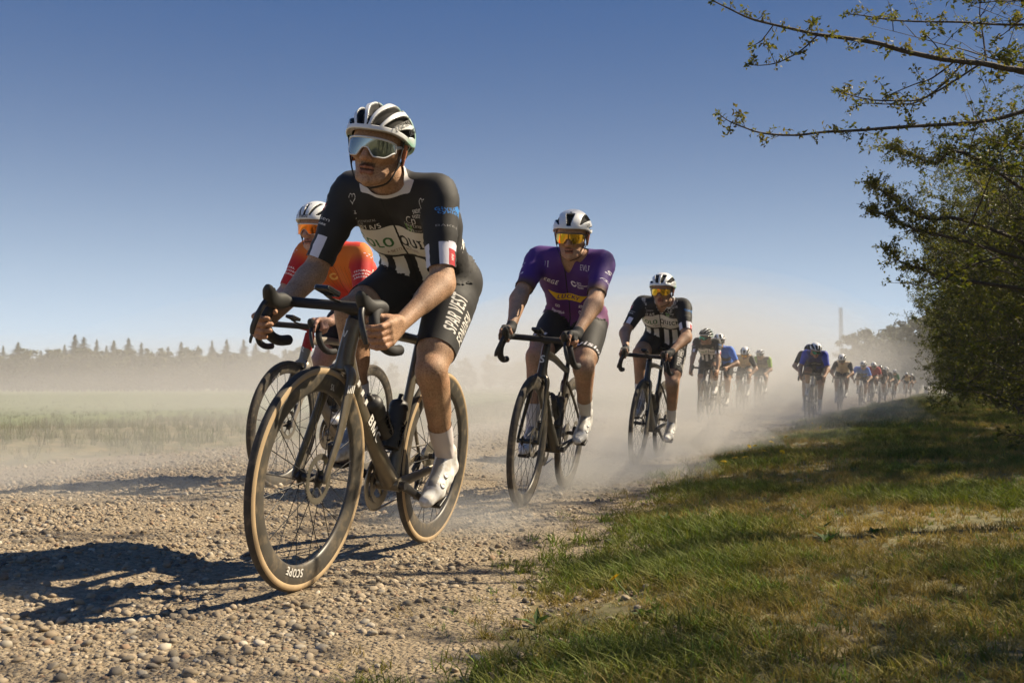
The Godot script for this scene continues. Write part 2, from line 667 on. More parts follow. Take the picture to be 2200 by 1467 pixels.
func make_wheel(parent: Node, called: String, at: Vector3, spec: Dictionary, front: bool) -> void:
	var near: bool = spec.near
	var w := Node3D.new()
	w.name = called
	parent.add_child(w, true)
	w.position = at
	var seg := 96 if near else 40
	var deep: float = spec.get("rim_depth", 0.050)
	var tr: float = spec.get("tyre_r", 0.0158)
	var mid := WR - tr
	# tyre: tread over the crown, sidewall below it
	var tread := MB.new()
	var prof := []
	var k0 := 50.0 if spec.get("tan", false) else 112.0
	for i in 11:
		var a := deg_to_rad(lerpf(-k0, k0, i / 10.0))
		prof.append(Vector2(-sin(a) * tr, mid + cos(a) * tr))
	tread.lathe(Vector3.ZERO, prof, seg)
	part("tyre", tread.mesh(), spec.tyre, w)
	if spec.get("tan", false):
		for sd in [-1.0, 1.0]:
			var sw := MB.new()
			var p2 := []
			for i in 7:
				var a := deg_to_rad(lerpf(k0 - 1.0, 128.0, i / 6.0))
				p2.append(Vector2(sd * sin(a) * tr, mid + cos(a) * tr))
			if sd > 0: p2.reverse()
			sw.lathe(Vector3.ZERO, p2, seg)
			part("sidewall", sw.mesh(), spec.sidewall, w)
	var rim := MB.new()
	var ro := WR - 0.024
	var ri := ro - deep
	var hw := 0.0148
	rim.lathe(Vector3.ZERO, [Vector2(-hw * 0.8, ro + 0.003), Vector2(-hw, ro - 0.002), Vector2(-hw * 1.02, ro - deep * 0.35), Vector2(-hw * 0.72, ri + 0.010), Vector2(-hw * 0.35, ri + 0.001), Vector2(0, ri), Vector2(hw * 0.35, ri + 0.001), Vector2(hw * 0.72, ri + 0.010), Vector2(hw * 1.02, ro - deep * 0.35), Vector2(hw, ro - 0.002), Vector2(hw * 0.8, ro + 0.003)], seg)
	part("rim", rim.mesh(), spec.rim, w)
	var hub := MB.new()
	hub.lathe(Vector3.ZERO, [Vector2(0.05, 0.001), Vector2(0.05, 0.010), Vector2(0.036, 0.012), Vector2(0.034, 0.026), Vector2(0.028, 0.026), Vector2(0.024, 0.013), Vector2(-0.024, 0.013), Vector2(-0.028, 0.024), Vector2(-0.034, 0.024), Vector2(-0.036, 0.012), Vector2(-0.05, 0.010), Vector2(-0.05, 0.001)], 20, 0.0, TAU, true)
	part("hub", hub.mesh(), spec.dark, w)
	var all := MB.new()
	var n := 24 if near else 16
	for i in n:
		var a := TAU * (i + (0.5 if front else 0.2)) / n
		var sd := 1.0 if i % 2 == 0 else -1.0
		var tw := (0.42 if (i / 2) % 2 == 0 else -0.42)
		var p0 := Vector3(sd * 0.031, cos(a + tw) * 0.024, sin(a + tw) * 0.024)
		var p1 := Vector3(0, cos(a) * (ri + 0.004), sin(a) * (ri + 0.004))
		if near:
			var one := MB.new()
			one.tube([p0, p1], [Vector2(0.0012, 0.0018), Vector2(0.0012, 0.0018)], 5, Vector3(1, 0, 0), false)
			part("spoke", one.mesh(), spec.dark, w)
		else:
			all.tube([p0, p1], [0.0016, 0.0016], 4, Vector3(1, 0, 0), false)
	if not near: part("spokes", all.mesh(), spec.dark, w).set_meta("kind", "stuff")
	# brake disc with a toothed edge, on the rider's left
	var disc := MB.new()
	var td := 44 if near else 16
	for sx in [0.0285, 0.0305]:
		var nn := Vector3(signf(sx - 0.0295), 0, 0)
		for i in td:
			var a0 := TAU * i / td
			var a1 := TAU * (i + 0.55) / td
			var a2 := TAU * (i + 1) / td
			for seg2 in [[a0, a1, 0.078], [a1, a2, 0.0735]]:
				var q := []
				for e in [[seg2[0], 0.058], [seg2[1], 0.058], [seg2[1], seg2[2]], [seg2[0], seg2[2]]]:
					q.append(disc.vert(Vector3(sx, cos(e[0]) * e[1], sin(e[0]) * e[1]), nn))
				disc.quad(q[0], q[1], q[2], q[3])
	for i in 6:
		var a := TAU * i / 6.0
		disc.tube([Vector3(0.0295, cos(a) * 0.02, sin(a) * 0.02), Vector3(0.0295, cos(a + 0.5) * 0.062, sin(a + 0.5) * 0.062)], [Vector2(0.0008, 0.005), Vector2(0.0008, 0.004)], 6, Vector3(1, 0, 0), false)
	disc.lathe(Vector3.ZERO, [Vector2(0.033, 0.0), Vector2(0.033, 0.019), Vector2(0.028, 0.021)], 16, 0.0, TAU, true)
	part("brake_disc", disc.mesh(), spec.steel, w)
	if front and spec.has("rim_text"):
		for e in spec.rim_text:
			part("lettering", bend_text(e[0], e[2], ro - deep * 0.62, deg_to_rad(e[1]), hw * 1.02 + 0.0015, 1.0).mesh(), spec.decal, w)

func curve_pts(pts: Array, per := 5) -> Array:
	var out := []
	for i in pts.size() - 1:
		var p0: Vector3 = pts[maxi(i - 1, 0)]
		var p1: Vector3 = pts[i]
		var p2: Vector3 = pts[i + 1]
		var p3: Vector3 = pts[mini(i + 2, pts.size() - 1)]
		for k in per:
			out.append(p1.cubic_interpolate(p2, p0, p3, k / float(per)))
	out.append(pts[-1])
	return out

func curve_rad(rad: Array, per := 5) -> Array:
	var out := []
	for i in rad.size() - 1:
		for k in per:
			var t := k / float(per)
			if rad[i] is Vector2: out.append((rad[i] as Vector2).lerp(rad[i + 1], t))
			else: out.append(lerpf(rad[i], rad[i + 1], t))
	out.append(rad[-1])
	return out

func smooth_tube(m: MB, pts: Array, rad: Array, sides := 12, ref := Vector3(1, 0, 0), per := 5) -> void:
	m.tube(curve_pts(pts, per), curve_rad(rad, per), sides, ref)

func make_bike(spec: Dictionary, at: Transform3D, label: String, group: String) -> Node3D:
	var near: bool = spec.near
	var b := base("bicycle", label, "bicycle", at, group)
	var sd := 16 if near else 8
	var per := 5 if near else 2
	# frame
	var f := MB.new()
	var aero: float = spec.get("aero", 1.0)
	var drop: float = spec.get("top_drop", 0.0)
	var ht := Vector3(0, 0.835, 0.392)
	var hb := Vector3(0, 0.690, 0.436)
	var sc := Vector3(0, 0.795 - drop, -0.152)
	smooth_tube(f, [hb + Vector3(0, -0.012, 0.004), hb.lerp(ht, 0.3), hb.lerp(ht, 0.7), ht], [Vector2(0.026, 0.036 * aero), Vector2(0.0235, 0.040 * aero), Vector2(0.022, 0.038 * aero), Vector2(0.023, 0.032)], sd, Vector3(1, 0, 0), per)
	smooth_tube(f, [hb + Vector3(0, 0.03, -0.015), Vector3(0, 0.555, 0.305), Vector3(0, 0.40, 0.135), BB + Vector3(0, 0.008, 0.0)], [Vector2(0.0215, 0.036 * aero), Vector2(0.022, 0.034 * aero), Vector2(0.024, 0.034 * aero), Vector2(0.036, 0.034)], sd, Vector3(1, 0, 0), per)
	smooth_tube(f, [ht + Vector3(0, -0.035, -0.012), Vector3(0, lerpf(0.80, sc.y, 0.35) + 0.012, 0.19), Vector3(0, lerpf(0.80, sc.y, 0.8) + 0.006, -0.03), sc], [Vector2(0.020, 0.026), Vector2(0.017, 0.021), Vector2(0.016, 0.018), Vector2(0.015, 0.018)], sd, Vector3(1, 0, 0), per)
	smooth_tube(f, [BB + Vector3(0, 0.01, -0.006), Vector3(0, 0.5, -0.072), sc + Vector3(0, -0.02, 0.004), sc + Vector3(0, 0.02, -0.006)], [Vector2(0.030, 0.028), Vector2(0.0155, 0.024), Vector2(0.0155, 0.024), Vector2(0.015, 0.022)], sd, Vector3(1, 0, 0), per)
	for s in [-1.0, 1.0]:
		smooth_tube(f, [BB + Vector3(s * 0.022, 0, -0.012), Vector3(s * 0.032, 0.285, -0.11), Vector3(s * 0.062, 0.325, -0.33), AXR + Vector3(s * 0.069, 0, 0)], [Vector2(0.011, 0.021), Vector2(0.0085, 0.020), Vector2(0.0075, 0.014), Vector2(0.006, 0.012)], 10, Vector3(1, 0, 0), per)
		smooth_tube(f, [Vector3(s * 0.010, 0.655, -0.118), Vector3(s * 0.026, 0.62, -0.165), Vector3(s * 0.058, 0.46, -0.315), AXR + Vector3(s * 0.069, 0.0, 0)], [Vector2(0.010, 0.016), Vector2(0.0075, 0.013), Vector2(0.0065, 0.011), Vector2(0.0055, 0.010)], 10, Vector3(1, 0, 0), per)
	f.tube([BB + Vector3(-0.043, 0, 0), BB + Vector3(0.043, 0, 0)], [0.026, 0.026], 18, Vector3(0, 1, 0))
	part("frame", f.mesh(), spec.paint, b)
	if spec.has("head_band"):
		var hbn := MB.new()
		smooth_tube(hbn, [hb.lerp(ht, 0.42), hb.lerp(ht, 0.7), ht + Vector3(0, 0.003, 0)], [Vector2(0.0245, 0.0415 * aero), Vector2(0.0240, 0.0400 * aero), Vector2(0.0245, 0.0345)], sd, Vector3(1, 0, 0), per)
		part("head_tube_band", hbn.mesh(), spec.head_band, b)
	# fork
	var k := MB.new()
	smooth_tube(k, [hb + Vector3(0, 0.0, 0.0), hb + Vector3(0, -0.022, 0.008)], [Vector2(0.028, 0.036), Vector2(0.034, 0.036)], sd, Vector3(1, 0, 0), 2)
	for s in [-1.0, 1.0]:
		smooth_tube(k, [hb + Vector3(s * 0.006, -0.006, 0.004), hb + Vector3(s * 0.034, -0.026, 0.010), hb + Vector3(s * 0.043, -0.10, 0.036), Vector3(s * 0.052, 0.47, 0.522), AXF + Vector3(s * 0.054, 0.02, -0.004), AXF + Vector3(s * 0.054, -0.012, 0.002)], [Vector2(0.020, 0.027), Vector2(0.014, 0.030), Vector2(0.0095, 0.027), Vector2(0.008, 0.020), Vector2(0.0075, 0.014), Vector2(0.006, 0.010)], 12, Vector3(1, 0, 0), per)
	part("fork", k.mesh(), spec.get("fork_paint", spec.paint), b)
	# seat post, saddle
	var sp := MB.new()
	sp.tube([sc + Vector3(0, 0.0, 0), Vector3(0, 0.945, -0.197)], [Vector2(0.012, 0.018), Vector2(0.012, 0.017)], sd)
	part("seat_post", sp.mesh(), spec.dark, b)
	var sa := MB.new()
	smooth_tube(sa, [Vector3(0, 0.955, -0.345), Vector3(0, 0.965, -0.325), Vector3(0, 0.962, -0.24), Vector3(0, 0.958, -0.14), Vector3(0, 0.957, -0.08), Vector3(0, 0.950, -0.066)], [Vector2(0.050, 0.008), Vector2(0.068, 0.017), Vector2(0.056, 0.018), Vector2(0.026, 0.016), Vector2(0.019, 0.013), Vector2(0.010, 0.006)], sd, Vector3(1, 0, 0), per)
	part("saddle", sa.mesh(), spec.dark, b)
	# stem and handlebar
	var st := MB.new()
	var clamp := Vector3(0, 0.877, 0.50)
	smooth_tube(st, [ht + Vector3(0, 0.002, 0), ht + Vector3(0, 0.026, -0.006), ht + Vector3(0, 0.036, 0.02), clamp], [Vector2(0.021, 0.026), Vector2(0.020, 0.025), Vector2(0.019, 0.020), Vector2(0.021, 0.018)], sd, Vector3(1, 0, 0), per)
	part("stem", st.mesh(), spec.get("stem", spec.dark), b)
	var hbm := MB.new()
	var bar := []
	var br := []
	for s in [-1.0, 1.0]:
		var half := [Vector3(s * 0.198, 0.755, 0.455), Vector3(s * 0.197, 0.752, 0.52), Vector3(s * 0.194, 0.772, 0.585), Vector3(s * 0.186, 0.815, 0.618), Vector3(s * 0.176, 0.854, 0.605), Vector3(s * 0.170, 0.876, 0.560), Vector3(s * 0.160, 0.877, 0.518), Vector3(s * 0.130, 0.877, 0.503), Vector3(s * 0.05, 0.877, 0.500)]
		var hr := [0.0172, 0.0172, 0.0172, 0.0172, 0.0172, 0.0170, 0.0168, 0.0165, 0.0165]
		if s > 0: half.reverse(); hr.reverse()
		bar += half; br += hr
	smooth_tube(hbm, bar, br, 12 if near else 7, Vector3(0.3, 0.1, 1), per)
	part("handlebar", hbm.mesh(), spec.tape, b)
	for s in [-1.0, 1.0]:
		var hd := MB.new()
		smooth_tube(hd, [Vector3(s * 0.170, 0.876, 0.538), Vector3(s * 0.169, 0.876, 0.565), Vector3(s * 0.165, 0.873, 0.610), Vector3(s * 0.160, 0.881, 0.646), Vector3(s * 0.156, 0.903, 0.664), Vector3(s * 0.156, 0.914, 0.662)], [Vector2(0.0195, 0.021), Vector2(0.0215, 0.027), Vector2(0.0190, 0.0260), Vector2(0.0200, 0.029), Vector2(0.0185, 0.022), Vector2(0.009, 0.010)], 12 if near else 7, Vector3(1, 0, 0), per)
		part("brake_hood", hd.mesh(), spec.rubber, b)
		var lv := MB.new()
		smooth_tube(lv, [Vector3(s * 0.160, 0.876, 0.655), Vector3(s * 0.166, 0.852, 0.674), Vector3(s * 0.176, 0.818, 0.684), Vector3(s * 0.187, 0.785, 0.684), Vector3(s * 0.192, 0.764, 0.678)], [Vector2(0.010, 0.012), Vector2(0.0090, 0.0100), Vector2(0.0100, 0.0065), Vector2(0.0100, 0.0055), Vector2(0.007, 0.0045)], 10 if near else 6, Vector3(1, 0, 0), per)
		part("brake_lever", lv.mesh(), spec.dark, b)
	if near:
		var cm := MB.new()
		cm.tube([clamp + Vector3(0, 0.012, 0.005), clamp + Vector3(-0.008, 0.018, 0.045), clamp + Vector3(-0.008, 0.028, 0.075)], [Vector2(0.011, 0.004), Vector2(0.008, 0.004), Vector2(0.012, 0.004)], 8)
		part("computer_mount", cm.mesh(), spec.dark, b)
		var cp := MB.new()
		cp.box(Transform3D(Basis.from_euler(Vector3(-0.18, 0, 0)), clamp + Vector3(-0.008, 0.040, 0.072)), Vector3(0.052, 0.018, 0.086), 0.006)
		part("computer", cp.mesh(), spec.gloss, b)
	make_wheel(b, "front_wheel", AXF, spec, true)
	make_wheel(b, "rear_wheel", AXR, spec, false)
	# drivetrain
	var ca: float = deg_to_rad(spec.crank)
	var cdir := Vector3(0, sin(ca), cos(ca))
	for s in [1.0, -1.0]:
		var arm := MB.new()
		var dirv: Vector3 = cdir * s
		arm.tube([BB + Vector3(s * 0.050, 0, 0), BB + Vector3(s * 0.056, 0, 0) + dirv * 0.03, BB + Vector3(s * 0.068, 0, 0) + dirv * CRANK * 0.9, BB + Vector3(s * 0.069, 0, 0) + dirv * (CRANK + 0.012)], [Vector2(0.010, 0.019), Vector2(0.010, 0.018), Vector2(0.0075, 0.013), Vector2(0.005, 0.010)], 10)
		arm.tube([BB + Vector3(s * 0.040, 0, 0), BB + Vector3(s * 0.064, 0, 0)], [0.018, 0.016], 14, Vector3(0, 1, 0))
		part("crank_arm", arm.mesh(), spec.dark, b)
		var pd := MB.new()
		pd.box(Transform3D(Basis.from_euler(Vector3(deg_to_rad(spec.toe[0 if s > 0 else 1]), 0, 0)), BB + dirv * CRANK + Vector3(s * 0.122, 0, 0)), Vector3(0.064, 0.016, 0.068), 0.005)
		pd.tube([BB + dirv * CRANK + Vector3(s * 0.065, 0, 0), BB + dirv * CRANK + Vector3(s * 0.10, 0, 0)], [0.008, 0.007], 8, Vector3(0, 1, 0))
		part("pedal", pd.mesh(), spec.dark, b)
	var cr := MB.new()
	var teeth := 50 if near else 18
	for rr in [[0.103, 0.074, -0.0465], [0.078, 0.056, -0.040]]:
		for fx in [-0.0015, 0.0015]:
			var nn := Vector3(signf(fx), 0, 0)
			for i in teeth:
				for e in [[0.0, 0.5, 0.0], [0.5, 1.0, -0.0045]]:
					var q := []
					for c2 in [[e[0], rr[1]], [e[1], rr[1]], [e[1], rr[0] + e[2]], [e[0], rr[0] + e[2]]]:
						var a: float = TAU * (i + c2[0]) / teeth
						q.append(cr.vert(BB + Vector3(rr[2] + fx, cos(a) * c2[1], sin(a) * c2[1]), nn))
					cr.quad(q[0], q[1], q[2], q[3])
	for i in 4:
		var a := ca + TAU * i / 4.0 + 0.5
		cr.tube([BB + Vector3(-0.048, 0, 0), BB + Vector3(-0.045, sin(a) * 0.085, cos(a) * 0.085)], [Vector2(0.004, 0.014), Vector2(0.003, 0.010)], 8)
	part("chainring", cr.mesh(), spec.steel, b)
	var cs := MB.new()
	for i in 8 if near else 3:
		var rr := lerpf(0.058, 0.028, i / (7.0 if near else 2.0))
		var xx := -0.022 - i * (0.0038 if near else 0.012)
		cs.lathe(AXR, [Vector2(xx, 0.012), Vector2(xx, rr), Vector2(xx - 0.0018, rr), Vector2(xx - 0.0018, 0.012)], 28 if near else 12, 0.0, TAU, true)
	part("cassette", cs.mesh(), spec.steel, b)
	var ch := MB.new()
	var cx := -0.0465
	ch.tube([BB + Vector3(cx, 0.1035, 0.0), AXR + Vector3(cx, 0.042, 0)], [Vector2(0.004, 0.004), Vector2(0.004, 0.004)], 6, Vector3(1, 0, 0), false)
	ch.tube([BB + Vector3(cx, -0.1035, 0.0), Vector3(cx, 0.195, -0.20), Vector3(cx, 0.185, -0.36), Vector3(cx, 0.235, -0.385), AXR + Vector3(cx, -0.042, -0.01)], [0.004, 0.004, 0.004, 0.004, 0.004], 6, Vector3(1, 0, 0), false)
	var arc := []
	var arr := []
	for i in 13:
		var a := PI * i / 12.0
		arc.append(BB + Vector3(cx, cos(a) * 0.1035, sin(a) * 0.1035)); arr.append(0.004)
	ch.tube(arc, arr, 6, Vector3(1, 0, 0), false)
	part("chain", ch.mesh(), spec.steel, b)
	var rd := MB.new()
	rd.tube([AXR + Vector3(-0.062, -0.01, 0.0), Vector3(-0.066, 0.285, -0.375), Vector3(-0.06, 0.245, -0.395), Vector3(-0.05, 0.185, -0.36)], [Vector2(0.009, 0.012), Vector2(0.016, 0.018), Vector2(0.010, 0.012), Vector2(0.006, 0.012)], 8)
	for p in [Vector3(cx, 0.245, -0.392), Vector3(cx, 0.190, -0.360)]:
		rd.lathe(p, [Vector2(0.003, 0.0), Vector2(0.003, 0.021), Vector2(-0.003, 0.021), Vector2(-0.003, 0.0)], 16, 0.0, TAU, true)
	part("derailleur", rd.mesh(), spec.dark, b)
	for q in [[0.25, AXF + Vector3(0.041, 0.085, -0.045), Vector3(0.022, 0.052, 0.028)], [1.1, AXR + Vector3(0.041, 0.022, 0.085), Vector3(0.022, 0.028, 0.052)]]:
		var cl := MB.new()
		cl.box(Transform3D(Basis.from_euler(Vector3(q[0], 0, 0)), q[1]), q[2], 0.006)
		part("brake_caliper", cl.mesh(), spec.dark, b)
	if spec.get("bottles", 2) > 0:
		var d0 := Vector3(0, 0.40, 0.135)
		var dd := (Vector3(0, 0.555, 0.305) - d0).normalized()
		var du := Vector3(0, dd.z, -dd.y)
		var s0 := Vector3(0, 0.36, -0.028)
		var su := (Vector3(0, 0.5, -0.072) - s0).normalized()
		var sf := Vector3(0, -su.z, su.y)
		for bo in [[d0 + dd * 0.0 + du * 0.076, dd], [s0 + su * 0.02 + sf * 0.066, su]]:
			var bt := MB.new()
			# a lathe about x, then stood along the tube
			bt.lathe(Vector3.ZERO, [Vector2(0.205, 0.001), Vector2(0.205, 0.009), Vector2(0.186, 0.011), Vector2(0.183, 0.016), Vector2(0.176, 0.030), Vector2(0.164, 0.0345), Vector2(0.150, 0.0365), Vector2(0.147, 0.033), Vector2(0.118, 0.0365), Vector2(0.108, 0.033), Vector2(0.096, 0.033), Vector2(0.088, 0.0365), Vector2(0.006, 0.0365), Vector2(0.0, 0.032), Vector2(0.0, 0.001)], 24 if near else 10)
			var ax: Vector3 = bo[1]
			var sidev := Vector3(0, 0, 1).cross(ax).normalized() if absf(ax.z) < 0.95 else Vector3(1, 0, 0)
			var bz := ax.cross(Vector3(1, 0, 0)).normalized()
			bt.xform(Transform3D(Basis(ax, bz.cross(ax).normalized(), bz), bo[0]))
			var bn := part("bottle", bt.mesh(), spec.bottle, b)
			if near and spec.has("bottle_text"):
				var tx := plate_text(spec.bottle_text, 0.030, true)
				# letters run down the bottle's left flank
				tx.xform(Transform3D(Basis(ax * -1.0, bz * -1.0, Vector3(1, 0, 0)), (bo[0] as Vector3) + ax * 0.055 + Vector3(0.0372, 0, 0)))
				part("lettering", tx.mesh(), spec.decal, bn)
			if near:
				var cg := MB.new()
				for s in [-1.0, 1.0]:
					var o: Vector3 = bo[0]
					smooth_tube(cg, [o - ax * 0.004 + Vector3(0, 0, 0), o + ax * 0.01 + Vector3(s * 0.036, 0, 0), o + ax * 0.07 + Vector3(s * 0.040, 0, 0), o + ax * 0.11 + Vector3(s * 0.034, 0, 0) + bz * 0.02], [Vector2(0.003, 0.005), Vector2(0.003, 0.006), Vector2(0.003, 0.005), Vector2(0.003, 0.004)], 6)
				part("bottle_cage", cg.mesh(), spec.dark, b)
	if near:
		# maker's marks: down tube, fork crown, head tube
		var dt0 := Vector3(0, 0.400, 0.135)
		var dt1 := Vector3(0, 0.640, 0.388)
		var ax2 := (dt1 - dt0).normalized()
		var up2 := Vector3(0, ax2.z, -ax2.y)
		for e in spec.get("tube_text", []):
			var tx := plate_text(e[0], e[1], true)
			tx.xform(Transform3D(Basis(ax2 * -1.0, up2, Vector3(1, 0, 0)), dt0.lerp(dt1, e[2]) + Vector3(0.0262, 0, 0)))
			part("lettering", tx.mesh(), spec.get("tube_decal", spec.decal), b)
		for e in spec.get("blocks", []):
			# painted bars: [along the down tube 0..1, length]
			var bx := MB.new()
			bx.box(Transform3D(Basis(ax2, up2, Vector3(1, 0, 0)), dt0.lerp(dt1, e[0]) + up2 * 0.013 + Vector3(0.0215, 0, 0)), Vector3(e[1], 0.024, 0.006), 0.0025)
			part("stripe", bx.mesh(), spec.decal, b)
		for e in spec.get("fork_bars", []):
			var bx := MB.new()
			bx.box(Transform3D(Basis.from_euler(Vector3(-0.3, 0, 0)), hb + Vector3(0.0505, -0.072 , 0.027) + Vector3(0, 0.0, e)), Vector3(0.003, 0.026, 0.006))
			part("stripe", bx.mesh(), spec.decal, b)
		for e in spec.get("head_mark", []):
			var tx := plate_text(e[0], e[1], true)
			var hd := (ht - hb).normalized()
			var fw := Vector3(0, -hd.z, hd.y)
			tx.xform(Transform3D(Basis(Vector3(1, 0, 0), hd, fw), hb.lerp(ht, e[2]) + fw * 0.0415))
			part("badge", tx.mesh(), spec.decal, b)
	return b

# ---------------------------------------------------------------- bodies: tapered bones joined smoothly, meshed as surface nets
class Field:
	var o: Vector3
	var h: float
	var nx: int
	var ny: int
	var nz: int
	var g := PackedFloat32Array()
	var lab := PackedByteArray()
	var bones := {}
	const FAR := 0.05
	func _init(lo: Vector3, hi: Vector3, hh: float) -> void:
		o = lo; h = hh
		nx = int(ceil((hi.x - lo.x) / h)) + 2
		ny = int(ceil((hi.y - lo.y) / h)) + 2
		nz = int(ceil((hi.z - lo.z) / h)) + 2
		g.resize(nx * ny * nz); g.fill(FAR)
		lab.resize(nx * ny * nz)
	func bone(a: Vector3, b: Vector3, ra: float, rb: float, k: float, l: int, flat := Vector3.ZERO, q := 1.0, cut := false) -> void:
		if not bones.has(l): bones[l] = [a, b]
		var m := maxf(ra, rb) * maxf(q, 1.0) + FAR * 0.72
		var lo := (a.min(b) - Vector3.ONE * m - o) / h
		var hi := (a.max(b) + Vector3.ONE * m - o) / h
		var x0 := maxi(int(floor(lo.x)), 0)
		var x1 := mini(int(ceil(hi.x)), nx - 1)
		var y0 := maxi(int(floor(lo.y)), 0)
		var y1 := mini(int(ceil(hi.y)), ny - 1)
		var z0 := maxi(int(floor(lo.z)), 0)
		var z1 := mini(int(ceil(hi.z)), nz - 1)
		var ba := b - a
		var inv := 1.0 / maxf(ba.dot(ba), 1e-9)
		var dr := rb - ra
		var fl := q != 1.0
		var qi := 1.0 / q - 1.0
		var qs := minf(q, 1.0)
		for z in range(z0, z1 + 1):
			for y in range(y0, y1 + 1):
				var i := (z * ny + y) * nx + x0
				var pa := o + Vector3(x0 * h, y * h, z * h) - a
				for x in range(x0, x1 + 1):
					var p := pa
					if fl: p += flat * (pa.dot(flat) * qi)
					var t := clampf(p.dot(ba) * inv, 0.0, 1.0)
					var d := ((p - ba * t).length() - ra - t * dr) * qs
					var e := g[i]
					if cut:
						var dn := -d
						var s := maxf(k - absf(e - dn), 0.0)
						g[i] = maxf(e, dn) + s * s / (4.0 * k)
					elif d < FAR:
						var s := maxf(k - absf(e - d), 0.0)
						if d < e: lab[i] = l
						g[i] = minf(e, d) - s * s / (4.0 * k)
					i += 1
					pa.x += h
	# vertices, triangles and the bone nearest each vertex, at the level iso
	func extract(iso := 0.0, smooth := 1) -> Dictionary:
		var sx := 1
		var sy := nx
		var sz := nx * ny
		var off := [0, sx, sy, sx + sy, sz, sx + sz, sy + sz, sx + sy + sz]
		var cell := PackedInt32Array()
		cell.resize(g.size())
		cell.fill(-1)
		var v := PackedVector3Array()
		var vl := PackedByteArray()
		var live := PackedInt32Array()
		var reach := h * 1.9
		var cp := [Vector3(0, 0, 0), Vector3(1, 0, 0), Vector3(0, 1, 0), Vector3(1, 1, 0), Vector3(0, 0, 1), Vector3(1, 0, 1), Vector3(0, 1, 1), Vector3(1, 1, 1)]
		var edges := [[0, 1], [2, 3], [4, 5], [6, 7], [0, 2], [1, 3], [4, 6], [5, 7], [0, 4], [1, 5], [2, 6], [3, 7]]
		var val := PackedFloat32Array()
		val.resize(8)
		for z in nz - 1:
			for y in ny - 1:
				var i := (z * ny + y) * nx
				for x in nx - 1:
					if absf(g[i] - iso) < reach:
						var mask := 0
						for k in 8:
							var q := g[i + off[k]] - iso
							val[k] = q
							if q < 0.0: mask |= 1 << k
						if mask != 0 and mask != 255:
							var sum := Vector3.ZERO
							var cnt := 0
							for e in edges:
								var a: float = val[e[0]]
								var b: float = val[e[1]]
								if (a < 0.0) != (b < 0.0):
									sum += (cp[e[0]] as Vector3).lerp(cp[e[1]], a / (a - b))
									cnt += 1
							cell[i] = v.size()
							v.append(o + (Vector3(x, y, z) + sum / cnt) * h)
							vl.append(lab[i])
							live.append(i)
					i += 1
		var ix := PackedInt32Array()
		var quads := PackedInt32Array()
		for i in live:
			var here := g[i] - iso < 0.0
			for ax in 3:
				var s1: int = [sx, sy, sz][ax]
				if (g[i + s1] - iso < 0.0) == here: continue
				var u: int = [sy, sz, sx][ax]
				var w: int = [sz, sx, sy][ax]
				if i - u - w < 0: continue
				var a := cell[i - u - w]
				var b := cell[i - w]
				var c := cell[i]
				var d := cell[i - u]
				if a < 0 or b < 0 or c < 0 or d < 0: continue
				if here: quads.append_array(PackedInt32Array([a, d, c, b]))
				else: quads.append_array(PackedInt32Array([a, b, c, d]))
		for pass_ in smooth:
			var acc := PackedVector3Array()
			acc.resize(v.size())
			var num := PackedInt32Array()
			num.resize(v.size())
			for q in range(0, quads.size(), 4):
				for k in 4:
					var a := quads[q + k]
					var b := quads[q + (k + 1) % 4]
					acc[a] += v[b]; num[a] += 1
					acc[b] += v[a]; num[b] += 1
			for i in v.size():
				if num[i] > 0: v[i] = v[i].lerp(acc[i] / num[i], 0.5)
		for q in range(0, quads.size(), 4):
			var a := quads[q]
			var b := quads[q + 1]
			var c := quads[q + 2]
			var d := quads[q + 3]
			if v[a].distance_squared_to(v[c]) < v[b].distance_squared_to(v[d]):
				ix.append_array(PackedInt32Array([a, b, c, a, c, d]))
			else:
				ix.append_array(PackedInt32Array([a, b, d, b, c, d]))
		var n := PackedVector3Array()
		n.resize(v.size())
		for t in range(0, ix.size(), 3):
			var gn := (v[ix[t + 2]] - v[ix[t]]).cross(v[ix[t + 1]] - v[ix[t]])
			n[ix[t]] += gn; n[ix[t + 1]] += gn; n[ix[t + 2]] += gn
		for i in n.size(): n[i] = n[i].normalized()
		return {"v": v, "n": n, "ix": ix, "lab": vl}

# cut an extracted surface down to where s < 0 and colour it; uvf(triangle's labels, points, normals) -> three uvs
func dress(ex: Dictionary, s: PackedFloat32Array, col: PackedColorArray, uvs = null, into: MB = null) -> MB:
	var m := MB.new() if into == null else into
	var v: PackedVector3Array = ex.v
	var n: PackedVector3Array = ex.n
	var ix: PackedInt32Array = ex.ix
	var has_col := col.size() > 0
	var has_uv: bool = uvs != null
	for t in range(0, ix.size(), 3):
		var id := [ix[t], ix[t + 1], ix[t + 2]]
		var inside := 0
		for k in id:
			if s[k] < 0.0: inside += 1
		if inside == 0: continue
		var uv := [Vector2.ZERO, Vector2.ZERO, Vector2.ZERO]
		if has_uv: uv = uvs.call(id)
		var poly := []
		for k in 3:
			var a: int = id[k]
			var b: int = id[(k + 1) % 3]
			if s[a] < 0.0: poly.append([v[a], n[a], col[a] if has_col else Color.WHITE, uv[k]])
			if (s[a] < 0.0) != (s[b] < 0.0):
				var f := s[a] / (s[a] - s[b])
				poly.append([v[a].lerp(v[b], f), n[a].lerp(n[b], f).normalized(), col[a].lerp(col[b], f) if has_col else Color.WHITE, (uv[k] as Vector2).lerp(uv[(k + 1) % 3], f)])
		for k in range(1, poly.size() - 1):
			var q := []
			for e in [poly[0], poly[k], poly[k + 1]]:
				m.col = e[2]
				q.append(m.vert(e[0], e[1], e[3]))
			m.ix.append(q[0]); m.ix.append(q[1]); m.ix.append(q[2])
	return m

